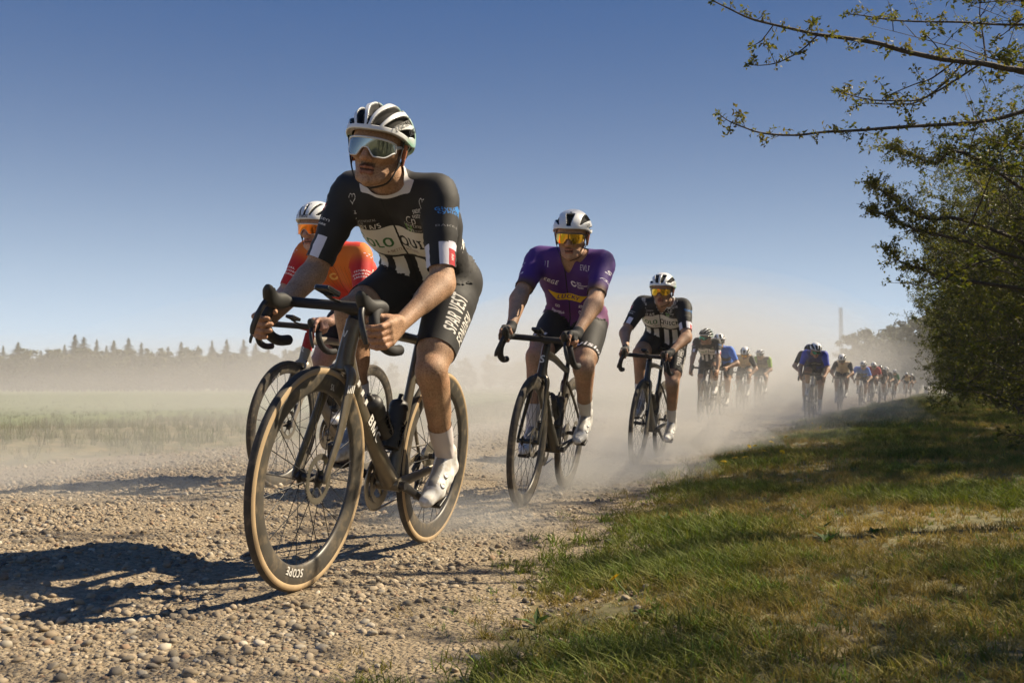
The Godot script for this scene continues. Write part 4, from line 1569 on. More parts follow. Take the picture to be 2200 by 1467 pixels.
func helmet_shape(style: String, col: Callable, nu: int, nv: int) -> Array:
	var m := MB.new()
	var inner := MB.new()
	var cen := Vector3(0, 0.036, -0.012)
	var ax := Vector3(0.102, 0.108, 0.136)
	if style == "aero": ax = Vector3(0.102, 0.112, 0.136)
	var pos := []
	for j in nv + 1:
		var row := []
		for i in nu:
			var ph := TAU * i / nu
			var fr := cos(ph)
			var ps := j / float(nv)
			# the rim dips over the ears and behind
			var tmax := deg_to_rad(lerpf(96.0, 83.0, smoothstep(-0.1, 0.95, fr)) + 16.0 * smoothstep(-0.2, -0.95, fr) + 3.0 * smoothstep(0.5, 0.0, absf(fr)))
			var th := minf(ps * 1.06, 1.0) * tmax
			var d := Vector3(sin(th) * sin(ph), cos(th), sin(th) * fr)
			var a := rad_to_deg(atan2(d.x * ax.x, d.y * ax.y + 0.045))
			var k := helmet_mask(style, a, ps, fr)
			var roll := 1.0
			if ps > 0.94: roll = 1.0 - 0.17 * (ps - 0.94) / 0.06
			var p := d * ax * lerpf(0.83, 1.0, k) * roll
			if style == "ribs": p *= 1.0 + 0.012 * k
			if fr < 0.0: p.z *= 1.06
			row.append([cen + p, k, Vector3(a, ps, fr)])
		pos.append(row)
	var nrm := []
	for j in nv + 1:
		var row := []
		for i in nu:
			var l: Vector3 = pos[j][(i + nu - 1) % nu][0]
			var r: Vector3 = pos[j][(i + 1) % nu][0]
			var u: Vector3 = pos[maxi(j - 1, 0)][i][0]
			var dn: Vector3 = pos[mini(j + 1, nv)][i][0]
			var nn := (r - l).cross(dn - u)
			if j == 0: nn = Vector3.UP
			if nn.dot(pos[j][i][0] - cen) < 0.0: nn = -nn
			row.append(nn.normalized())
		nrm.append(row)
	# shell where it is solid, dark lining where it is open
	var id := []
	var id2 := []
	for j in nv + 1:
		var row := []
		var row2 := []
		for i in nu:
			m.col = col.call(pos[j][i][0] - cen, pos[j][i][1], pos[j][i][2])
			row.append(m.vert(pos[j][i][0], nrm[j][i]))
			row2.append(inner.vert(pos[j][i][0], nrm[j][i]))
		id.append(row); id2.append(row2)
	for j in nv:
		for i in nu:
			var i2 := (i + 1) % nu
			var k: float = minf(minf(pos[j][i][1], pos[j][i2][1]), minf(pos[j + 1][i][1], pos[j + 1][i2][1]))
			if k > 0.55: m.quad(id[j][i], id[j][i2], id[j + 1][i2], id[j + 1][i])
			else: inner.quad(id2[j][i], id2[j][i2], id2[j + 1][i2], id2[j + 1][i])
	return [m.mesh(), inner.mesh() if inner.ix.size() else null]

# wrap-round lens and its frame: y of the upper and lower edge for u in -1..1
func lens_at(u: float, y: float) -> Vector3:
	var a := u * deg_to_rad(74.0)
	return Vector3(0.0765 * sin(a), y, 0.028 + 0.0905 * cos(a) - 0.35 * y * y * 10.0 * 0.1)

func lens_edges(u: float) -> Vector2:
	var au := absf(u)
	var top := 0.0245 - 0.010 * pow(au, 3.0)
	var bot := -0.0285 + 0.026 * smoothstep(0.30, 0.05, au) + 0.020 * smoothstep(0.55, 1.0, au)
	return Vector2(top, bot)

func glasses_shape(rim_top_only: bool) -> Array:
	var lens := MB.new()
	var nu := 36
	var nv := 6
	var rows := []
	for i in nu + 1:
		var u := lerpf(-1.0, 1.0, i / float(nu))
		var e := lens_edges(u)
		var row := []
		for j in nv + 1:
			var y := lerpf(e.x, e.y, j / float(nv))
			var p := lens_at(u, y)
			var a := u * deg_to_rad(74.0)
			row.append(lens.vert(p, Vector3(sin(a) / 0.9, 0.25 * (y * 10.0), cos(a)).normalized()))
		rows.append(row)
	for i in nu:
		for j in nv: lens.quad(rows[i][j], rows[i + 1][j], rows[i + 1][j + 1], rows[i][j + 1])
	var fr := MB.new()
	var top := []
	var bot := []
	for i in nu + 1:
		var u := lerpf(-1.0, 1.0, i / float(nu))
		var e := lens_edges(u)
		top.append(lens_at(u, e.x) + Vector3(0, 0.001, 0.0005))
		bot.append(lens_at(u, e.y) + Vector3(0, -0.0005, 0.0005))
	var rt := []
	var rb := []
	for i in nu + 1:
		rt.append(0.0030); rb.append(0.0021 if not rim_top_only else 0.0009)
	fr.tube(top, rt, 7, Vector3(0, 1, 0))
	fr.tube(bot, rb, 7, Vector3(0, 1, 0))
	for s in [-1.0, 1.0]:
		var e := lens_edges(s)
		fr.tube([lens_at(s, e.x), lens_at(s, e.y)], [0.003, 0.003], 7, Vector3(0, 0, 1))
		fr.tube([lens_at(s, (e.x + e.y) * 0.5 + 0.003), Vector3(s * 0.080, 0.012, 0.02), Vector3(s * 0.0815, 0.010, -0.03)], [Vector2(0.0022, 0.007), Vector2(0.0018, 0.004), Vector2(0.0018, 0.003)], 7, Vector3(1, 0, 0))
	return [lens, fr]

func strap_shape() -> MB:
	var m := MB.new()
	for s in [-1.0, 1.0]:
		m.tube(curve_pts([Vector3(s * 0.090, 0.030, 0.030), Vector3(s * 0.084, -0.005, 0.026), Vector3(s * 0.073, -0.055, 0.024), Vector3(s * 0.050, -0.100, 0.030), Vector3(0, -0.121, 0.038)], 4), curve_rad([Vector2(0.0015, 0.006), Vector2(0.0015, 0.006), Vector2(0.0015, 0.006), Vector2(0.0015, 0.006), Vector2(0.0015, 0.006)], 4), 6, Vector3(s, 0, 0))
		m.tube([Vector3(s * 0.088, 0.020, -0.05), Vector3(s * 0.086, -0.010, -0.020), Vector3(s * 0.073, -0.055, 0.024)], [Vector2(0.0015, 0.005), Vector2(0.0015, 0.005), Vector2(0.0015, 0.005)], 6, Vector3(s, 0, 0))
	return m

# ---------------------------------------------------------------- printed cloth. tiles: front, back, left sleeve, right sleeve, left leg, right leg
func blank_kit(c: Color, size := 1024) -> Image:
	var im := Image.create(size, size, false, Image.FORMAT_RGB8)
	im.fill(c)
	return im

func cloth(key: String, im: Image, rough := 0.72) -> StandardMaterial3D:
	var m := mat(key, Color.WHITE, rough)
	m.albedo_texture = ImageTexture.create_from_image(im)
	m.texture_repeat = false
	m.rim_enabled = true
	m.rim = 0.08
	m.rim_tint = 0.5
	return m

# pixel on the front of the chest: x metres to the wearer's left, t metres up from the hips
func fx(x: float, t: float) -> Vector2: return Vector2(256 + x / 0.52 * 512, 512 - t / 0.64 * 512)
func bx(x: float, t: float) -> Vector2: return Vector2(768 - x / 0.52 * 512, 512 - t / 0.64 * 512)
# sleeve and leg: k 0 left 1 right; a = turn round the limb -0.5..0.5 from its outer face, t = 0..1 down it
func sx(k: int, a: float, t: float) -> Vector2: return Vector2(128 + 256 * k + a * 251, 543 + 450 * t)
func lx(k: int, a: float, t: float) -> Vector2: return Vector2(640 + 256 * k + a * 251, 543 + 450 * t)

func box_on(im: Image, a: Vector2, b: Vector2, c: Color) -> void:
	var lo := a.min(b)
	var hi := a.max(b)
	im.fill_rect(Rect2i(Vector2i(lo), Vector2i(hi - lo)), c)

func swirl(im: Image, at: Vector2, r: float, c: Color) -> void:
	var p := []
	for i in 15: p.append(at + Vector2(cos(i * 0.35 + 0.5), sin(i * 0.35 + 0.5) * (1.0 if i < 8 else 0.6)) * r)
	paint_line(im, p, r * 0.5, c)

func heart(im: Image, at: Vector2, r: float, c: Color) -> void:
	var p := []
	for i in 21:
		var a := TAU * i / 20.0 + 0.6
		p.append(at + Vector2(16.0 * pow(sin(a), 3.0), -(13.0 * cos(a) - 5.0 * cos(2 * a) - 2.0 * cos(3 * a) - cos(4 * a))) * r / 17.0)
	p.resize(19)
	paint_line(im, p, maxf(1.6, r * 0.14), c)

func kit_black() -> Image:
	var k := Color(0.115, 0.105, 0.10)
	var im := blank_kit(k)
	var w := Color(0.90, 0.88, 0.85)
	var grey := Color(0.62, 0.61, 0.60)
	# white panel across the chest, bowed below, with the sponsor's name
	var top := []
	var bot := []
	for i in 13:
		var x := lerpf(-0.172, 0.172, i / 12.0)
		top.append(fx(x, 0.418 + 0.012 * cos(x * 7.0)))
		bot.append(fx(x, 0.318 - 0.048 * cos(x * 7.5)))
	bot.reverse()
	fill_poly(im, top + bot, w)
	var green := Color(0.20, 0.42, 0.22)
	var ink := Color(0.13, 0.13, 0.13)
	paint_text(im, "COLO", fx(-0.092, 0.352), 38, green, -3.0, true)
	paint_text(im, "QUICK", fx(0.082, 0.355), 38, ink, -3.0, true)
	paint_text(im, "A BETTER FUTURE", fx(0.0, 0.307), 11, Color(0.45, 0.28, 0.25), -3.0, false)
	# stripes from the panel to the hem
	for x in [-0.112, -0.042, 0.042, 0.112]:
		fill_poly(im, [fx(x - 0.021, 0.250 + 0.12 * absf(x)), fx(x + 0.021, 0.250 + 0.12 * absf(x)), fx(x + 0.021, 0.105), fx(x - 0.021, 0.105)], w)
	# zip
	paint_line(im, [fx(0, 0.03), fx(0, 0.60)], 7, Color(0.05, 0.05, 0.05))
	# small print on the chest
	for s in [-1.0, 1.0]:
		paint_text(im, "SKIVE", fx(s * 0.130 - 0.006, 0.533), 9, w, -8.0 * s - 6, true)
		paint_text(im, "FESTIVAL", fx(s * 0.130, 0.518), 9, w, -8.0 * s - 6, true)
		heart(im, fx(s * 0.130 + 0.016, 0.556), 12, w)
	swirl(im, fx(-0.150, 0.478), 12, Color(0.25, 0.50, 0.72))
	paint_text(im, "UCI", fx(-0.118, 0.492), 9, w, 0.0)
	paint_text(im, "CONTINENTAL", fx(-0.088, 0.478), 9, grey, 0.0)
	paint_text(im, "TEAM", fx(-0.113, 0.465), 9, grey, 0.0)
	paint_text(im, "VEJBY A/S", fx(-0.100, 0.441), 19, w, -2.0)
	paint_text(im, "Cp", fx(0.092, 0.490), 24, w, 0.0, false, 0.2)
	paint_text(im, "sourcing", fx(0.090, 0.466), 13, w, 0.0, false, 0.25)
	paint_text(im, "M", fx(0.072, 0.448), 30, Color(0.45, 0.66, 0.30), 0.0, false)
	paint_text(im, "PVI", fx(0.075, 0.440), 12, w, 0.0)
	paint_text(im, "IMMINGE AS", fx(0.118, 0.440), 8, grey, 0.0)
	# back
	paint_text(im, "SYSTEME", bx(0.13, 0.26), 26, w, -60.0, true)
	paint_text(im, "NORDSTROM", bx(0.10, 0.24), 22, w, -60.0, true)
	# sleeves
	for kk in 2:
		for a in [-0.30, -0.06] if kk == 0 else [-0.10, 0.16]:
			fill_poly(im, [sx(kk, a - 0.065, 0.60), sx(kk, a + 0.065, 0.60), sx(kk, a + 0.065, 0.84), sx(kk, a - 0.065, 0.84)], Color(0.86, 0.85, 0.88))
	box_on(im, sx(0, -0.015, 0.585), sx(0, 0.19, 0.665), Color(0.87, 0.85, 0.90))
	box_on(im, sx(0, -0.015, 0.665), sx(0, 0.10, 0.84), Color(0.70, 0.05, 0.13))
	paint_text(im, "HPH", sx(0, 0.045, 0.75), 11, w, -90.0)
	var blue := Color(0.16, 0.50, 0.80)
	paint_text(im, "Givskov", sx(0, 0.01, 0.245), 15, blue, -6.0)
	paint_text(im, "cykler", sx(0, 0.0, 0.285), 15, blue, -6.0)
	fill_poly(im, [sx(0, 0.04, 0.22), sx(0, 0.08, 0.19), sx(0, 0.14, 0.205), sx(0, 0.17, 0.295), sx(0, 0.12, 0.30)], blue)
	paint_text(im, "BAKER", sx(0, -0.02, 0.43), 10, grey, 0.0, false, 0.0, 1.6)
	box_on(im, sx(1, -0.09, 0.25), sx(1, 0.05, 0.34), Color(0.74, 0.10, 0.14))
	paint_text(im, "VEST", sx(1, -0.02, 0.298), 14, w)
	paint_text(im, "ESS", sx(1, -0.02, 0.215), 18, grey)
	paint_text(im, "Claussen", sx(1, 0.02, 0.42), 15, w, 6.0, false)
	paint_text(im, "DENMARK", sx(1, 0.03, 0.48), 10, w, 6.0)
	# legs
	paint_text(im, "SPAR VEST", lx(0, -0.115, 0.50), 25, w, -90.0, true, 0.0)
	paint_text(im, "FONDEN", lx(0, 0.01, 0.55), 25, w, -90.0, true, 0.0)
	paint_text(im, "SPAR VEST", lx(1, 0.06, 0.50), 30, w, -90.0, true, 0.0)
	return im

func kit_purple() -> Image:
	var p := Color(0.30, 0.125, 0.45)
	var im := blank_kit(p)
	var w := Color(0.93, 0.91, 0.93)
	var gold := Color(0.78, 0.62, 0.12)
	# dye fades to plum at the hem and gold at the cuffs; legs are black
	for y in range(512):
		var t := (512 - y) / 512.0 * 0.64
		var c := p.lerp(Color(0.40, 0.17, 0.36), 1.0 - smoothstep(0.05, 0.30, t))
		im.fill_rect(Rect2i(0, y, 1024, 1), c)
	for y in range(512, 1024):
		var t := (y - 543) / 450.0
		im.fill_rect(Rect2i(0, y, 512, 1), Color(0.27, 0.12, 0.46).lerp(Color(0.40, 0.30, 0.14), smoothstep(0.55, 0.85, t)))
	im.fill_rect(Rect2i(512, 512, 512, 512), Color(0.11, 0.10, 0.095))
	for kk in 2: paint_line(im, [sx(kk, -0.5, 0.80), sx(kk, 0.5, 0.80)], 4, gold)
	paint_line(im, [fx(0, 0.03), fx(0, 0.60)], 6, Color(0.08, 0.03, 0.10))
	for s in [-1.0, 1.0]: paint_text(im, "EVLI", fx(s * 0.118, 0.505), 21, w, 0.0, false)
	paint_text(im, "VERGE", fx(-0.095, 0.405), 25, w, 12.0, true, 0.3)
	swirl(im, fx(0.045, 0.388), 14, w)
	paint_text(im, "UCI", fx(0.080, 0.402), 11, w)
	paint_text(im, "CONTINENTAL", fx(0.112, 0.386), 10, w)
	paint_text(im, "TEAM", fx(0.084, 0.370), 10, w)
	fill_poly(im, [fx(-0.110, 0.330), fx(-0.02, 0.300), fx(0.118, 0.306), fx(0.070, 0.240), fx(-0.070, 0.246)], Color(0.90, 0.74, 0.12))
	paint_text(im, "LUCKY", fx(0.004, 0.274), 30, p, 2.0, true, 0.35)
	paint_text(im, "OO", fx(-0.070, 0.200), 14, w, 8.0)
	paint_text(im, "SportHub", fx(-0.070, 0.158), 12, w, 8.0, true, 0.3)
	paint_text(im, "Rhone", fx(0.090, 0.212), 16, w, -6.0, true, 0.3)
	paint_text(im, "OrSolid", fx(0.095, 0.172), 17, w, -3.0)
	for kk in 2:
		paint_text(im, "S", sx(kk, 0.0, 0.36), 42, w, 0.0, true, 0.35)
		paint_text(im, "FSA", sx(kk, 0.0, 0.56), 17, w, 4.0, true, 0.4, 1.5)
	paint_text(im, "vision", lx(0, -0.12, 0.73), 26, w, 0.0, true, 0.2)
	paint_text(im, "FSA", lx(1, 0.16, 0.73), 20, w, 0.0, true, 0.4, 1.5)
	fill_poly(im, [lx(0, 0.16, 0.30), lx(0, 0.20, 0.30), lx(0, 0.24, 0.66), lx(0, 0.20, 0.66)], Color(0.88, 0.74, 0.15))
	return im

func kit_orange() -> Image:
	var red := Color(0.82, 0.20, 0.11)
	var org := Color(0.85, 0.44, 0.10)
	var im := blank_kit(red)
	var w := Color(0.95, 0.92, 0.88)
	for y in range(512):
		var t := (512 - y) / 512.0 * 0.64
		im.fill_rect(Rect2i(0, y, 512, 1), red.lerp(org, smoothstep(0.26, 0.40, t)))
	for y in range(512, 1024):
		var t := (y - 543) / 450.0
		im.fill_rect(Rect2i(0, y, 512, 1), org.lerp(Color(0.74, 0.09, 0.09), smoothstep(0.05, 0.38, t)))
	im.fill_rect(Rect2i(512, 512, 512, 512), Color(0.09, 0.085, 0.085))
	paint_line(im, [fx(0, 0.03), fx(0, 0.60)], 4, Color(0.5, 0.1, 0.06))
	for i in 16: paint_line(im, [fx(-0.20 + i * 0.026, 0.50), fx(-0.13 + i * 0.018, 0.30)], 1.5, Color(0.55, 0.30, 0.08))
	box_on(im, fx(0.115, 0.42), fx(0.185, 0.35), w)
	paint_text(im, "S", fx(0.150, 0.385), 44, Color(0.78, 0.10, 0.12), -10.0)
	paint_text(im, "total", fx(0.155, 0.328), 18, w, -10.0)
	swirl(im, fx(-0.03, 0.40), 20, Color(0.95, 0.75, 0.40))
	for i in 5: paint_line(im, [fx(0.11, 0.19) + Vector2(cos(-2.2 + i * 0.55), sin(-2.2 + i * 0.55)) * 9, fx(0.11, 0.19) + Vector2(cos(-2.2 + i * 0.55), sin(-2.2 + i * 0.55)) * 26], 8, w)
	paint_line(im, [fx(0.0, 0.19), fx(0.085, 0.19), fx(0.085, 0.165), fx(0.0, 0.165), fx(0.0, 0.19)], 2, Color(0.95, 0.6, 0.3))
	for kk in 2:
		paint_text(im, "FINANCIAL", sx(kk, 0.0, 0.46), 15, w)
		paint_text(im, "BOARDROOM", sx(kk, 0.0, 0.525), 15, w)
		paint_text(im, "AMSTERDAM", sx(kk, 0.0, 0.59), 15, w)
		for q in 5: im.fill_rect(Rect2i(Vector2i(sx(kk, -0.05 + q * 0.035, 0.10 + 0.05 * (q % 2))), Vector2i(7, 7)), Color(0.9, 0.85, 0.95))
	paint_text(im, "PITTA", bx(-0.10, 0.30), 24, w, 60.0)
	return im

# small plain kits for the bunch behind
func kit_plain(body: Color, sleeve: Color, panel: Color, legs: Color, words: String) -> Image:
	var im := blank_kit(body)
	im.fill_rect(Rect2i(0, 512, 512, 512), sleeve)
	im.fill_rect(Rect2i(512, 512, 512, 512), legs)
	if panel.a > 0.5:
		box_on(im, fx(-0.19, 0.35), fx(0.19, 0.20), Color(panel.r, panel.g, panel.b))
	if words: paint_text(im, words, fx(0, 0.28), 30, Color(0.85, 0.85, 0.85) if body.get_luminance() < 0.5 else Color(0.2, 0.2, 0.2), 0.0)
	paint_line(im, [fx(0, 0.03), fx(0, 0.60)], 5, body.darkened(0.5))
	im.resize(512, 512, Image.INTERPOLATE_BILINEAR)
	return im

# ---------------------------------------------------------------- the riders
func head_at(p: Vector3, pitch: float, yaw: float, roll := 0.0) -> Transform3D:
	return Transform3D(Basis.from_euler(Vector3(deg_to_rad(pitch), deg_to_rad(yaw), deg_to_rad(roll))), p)

func stand_at(x: float, d: float, heading: float, lean: float, lift := 0.0) -> Transform3D:
	# heading: degrees the wheel track turns to the picture's left of straight at the camera
	var b := Basis(Vector3.UP, deg_to_rad(-heading)) * Basis(Vector3(0, 0, 1), deg_to_rad(-lean))
	return Transform3D(b, Vector3(x, lift, -d))

func skin_mat() -> StandardMaterial3D:
	if mats.has("skin"): return mats["skin"]
	var m := grain("skin", [[0.0, Color(0.66, 0.60, 0.56)], [0.42, Color(0.90, 0.88, 0.86)], [0.6, Color(0.97, 0.96, 0.96)], [1.0, Color(1, 1, 1)]], 0.03, 0.13, 0.62, 0.16, false, {"vertex_color_use_as_albedo": true})
	return m

# paint or rubber with road dust dried on it in patches
func dusty(key: String, c: Color, rough: float, opts := {}) -> StandardMaterial3D:
	var d := Color(0.34, 0.26, 0.165)
	return grain(key, [[0.0, c.linear_to_srgb()], [0.50, c.linear_to_srgb()], [0.62, c.lerp(d, 0.10).linear_to_srgb()], [0.78, c.lerp(d, 0.28).linear_to_srgb()], [1.0, c.lerp(d, 0.45).linear_to_srgb()]], 0.012, 0.35, rough, 0.0, false, opts)

func common_bike(near: bool) -> Dictionary:
	return {
		"near": near, "tyre": dusty("tyre_rubber", Color(0.046, 0.040, 0.035), 0.85), "rim": dusty("rim_carbon", Color(0.072, 0.064, 0.053), 0.42), "dark": mat("carbon", lin(0.020, 0.018, 0.017), 0.42),
		"steel": mat("steel", lin(0.42, 0.38, 0.32), 0.38, 0.85), "tape": mat("bar_tape", lin(0.022, 0.020, 0.020), 0.75), "rubber": mat("hood_rubber", lin(0.020, 0.019, 0.018), 0.55),
		"gloss": mat("gloss_black", lin(0.015, 0.015, 0.016), 0.12), "decal": mat("white_print", lin(0.72, 0.70, 0.66), 0.5), "bottle": mat("bottle_black", lin(0.022, 0.020, 0.019), 0.5),
		"sidewall": dusty("tan_wall", Color(0.45, 0.32, 0.18), 0.8), "paint": mat("frame_black", lin(0.024, 0.022, 0.020), 0.35, 0.0, {"clearcoat_enabled": true, "clearcoat": 0.5, "clearcoat_roughness": 0.25}),
	}

func dress_person(sp: Dictionary, sh: Dictionary, at: Transform3D, label: String) -> void:
	var p := base("person", label, "person", at, sp.get("group", ""))
	var near: bool = sp.near
	var skin := skin_mat()
	part("body", (sh.body as MB).mesh(), skin, p)
	part("jersey", (sh.jersey as MB).mesh(), sp.kit, p)
	part("bib_shorts", (sh.bib_shorts as MB).mesh(), sp.get("shorts", sp.kit), p)
	if sh.has("collar") and (sh.collar as MB).v.size(): part("collar", (sh.collar as MB).mesh(), mat("collar_white", lin(0.66, 0.63, 0.62), 0.8), p)
	var white := mat("sock_white", lin(0.66, 0.63, 0.61), 0.9)
	for k in 2:
		part("sock", (sh["sock" + str(k)] as MB).mesh(), sp.get("sock_mat", white), p)
		var so := part("shoe", (sh["shoe" + str(k)] as MB).mesh(), mat("shoe_white", Color.WHITE, 0.6, 0.0, {"vertex_color_use_as_albedo": true}), p)
		if near:
			var ft: Transform3D = sh.J[k].foot
			var s := 1.0 if k == 0 else -1.0
			for q in [[Vector3(s * 0.026, 0.066, -0.052), Vector3(s * 0.75, 0.66, 0.1)], [Vector3(s * 0.030, 0.050, -0.008), Vector3(s * 0.75, 0.66, 0.15)]]:
				var dl := MB.new()
				dl.lathe(Vector3.ZERO, [Vector2(-0.006, 0.0110), Vector2(0.006, 0.0130), Vector2(0.0100, 0.0118), Vector2(0.0112, 0.008), Vector2(0.0098, 0.0072), Vector2(0.0098, 0.0)], 18)
				var ax: Vector3 = (q[1] as Vector3).normalized()
				var bz := ax.cross(Vector3(0, 0, 1)).normalized()
				dl.xform(ft * Transform3D(Basis(ax, bz, ax.cross(bz)), q[0]))
				part("dial", dl.mesh(), mat("dial", lin(0.55, 0.53, 0.50), 0.4), so)
			var lc := MB.new()
			for zz in [[-0.070, 0.086], [-0.045, 0.074], [-0.018, 0.062], [0.004, 0.056]]:
				lc.tube([ft * Vector3(-s * 0.020, zz[1] - 0.014, zz[0] + 0.006), ft * Vector3(0, zz[1], zz[0]), ft * Vector3(s * 0.024, zz[1] - 0.016, zz[0] - 0.004)], [0.0022, 0.0022, 0.0022], 5, Vector3(0, 1, 0))
			part("lace", lc.mesh(), mat("lace", lin(0.06, 0.06, 0.06), 0.6), so)
		if sh.has("glove" + str(k)):
			part("glove", (sh["glove" + str(k)] as MB).mesh(), mat("glove_black", lin(0.022, 0.021, 0.022), 0.8), p)
	# helmet, strap, glasses ride on the head
	var hs: float = sp.get("head_scale", 1.06)
	var ht: Transform3D = sp.head
	ht.basis = ht.basis.scaled(Vector3.ONE * hs)
	var hm := part("helmet", sp.helmet_mesh[0], mat("helmet_paint", Color.WHITE, 0.34, 0.0, {"vertex_color_use_as_albedo": true, "clearcoat_enabled": true, "clearcoat": 0.4, "clearcoat_roughness": 0.2}), p)
	hm.transform = ht
	if sp.helmet_mesh[1]: part("vent_lining", sp.helmet_mesh[1], mat("vent_black", lin(0.012, 0.011, 0.011), 0.95), hm)
	if near:
		part("strap", strap_mesh, mat("strap", lin(0.018, 0.017, 0.017), 0.7), hm)
		for e in sp.get("helmet_text", []):
			# [words, size, degrees off the middle, 0 crown .. 1 rim, front angle, turn]
			var tx := plate_text(e[0], e[1], true)
			var th: float = deg_to_rad(e[3])
			var ph: float = deg_to_rad(e[2])
			var d := Vector3(sin(th) * sin(ph), cos(th), sin(th) * cos(ph))
			var axs := Vector3(0.102, 0.108, 0.136) * 1.014
			var nn := (d / axs).normalized()
			var rt := Vector3.UP.cross(nn).normalized()
			if rt.length() < 0.5: rt = Vector3(1, 0, 0)
			var up := nn.cross(rt)
			var turn := Basis(nn, deg_to_rad(e[4]))
			var tr := Transform3D(Basis(turn * rt, turn * up, nn), Vector3(0, 0.036, -0.012) + d * axs + nn * 0.0012)
			tx.xform(tr)
			part("lettering", tx.mesh(), mat("print_black", lin(0.02, 0.02, 0.02), 0.5), hm)
	var gl := part("sunglasses", glasses_meshes[1 if sp.get("rimless", false) else 0][1], sp.get("frame_mat", mat("glasses_white", lin(0.70, 0.68, 0.66), 0.35)), p)
	gl.transform = ht
	part("lens", glasses_meshes[1 if sp.get("rimless", false) else 0][0], sp.lens, gl)

var strap_mesh: ArrayMesh
var glasses_meshes := []

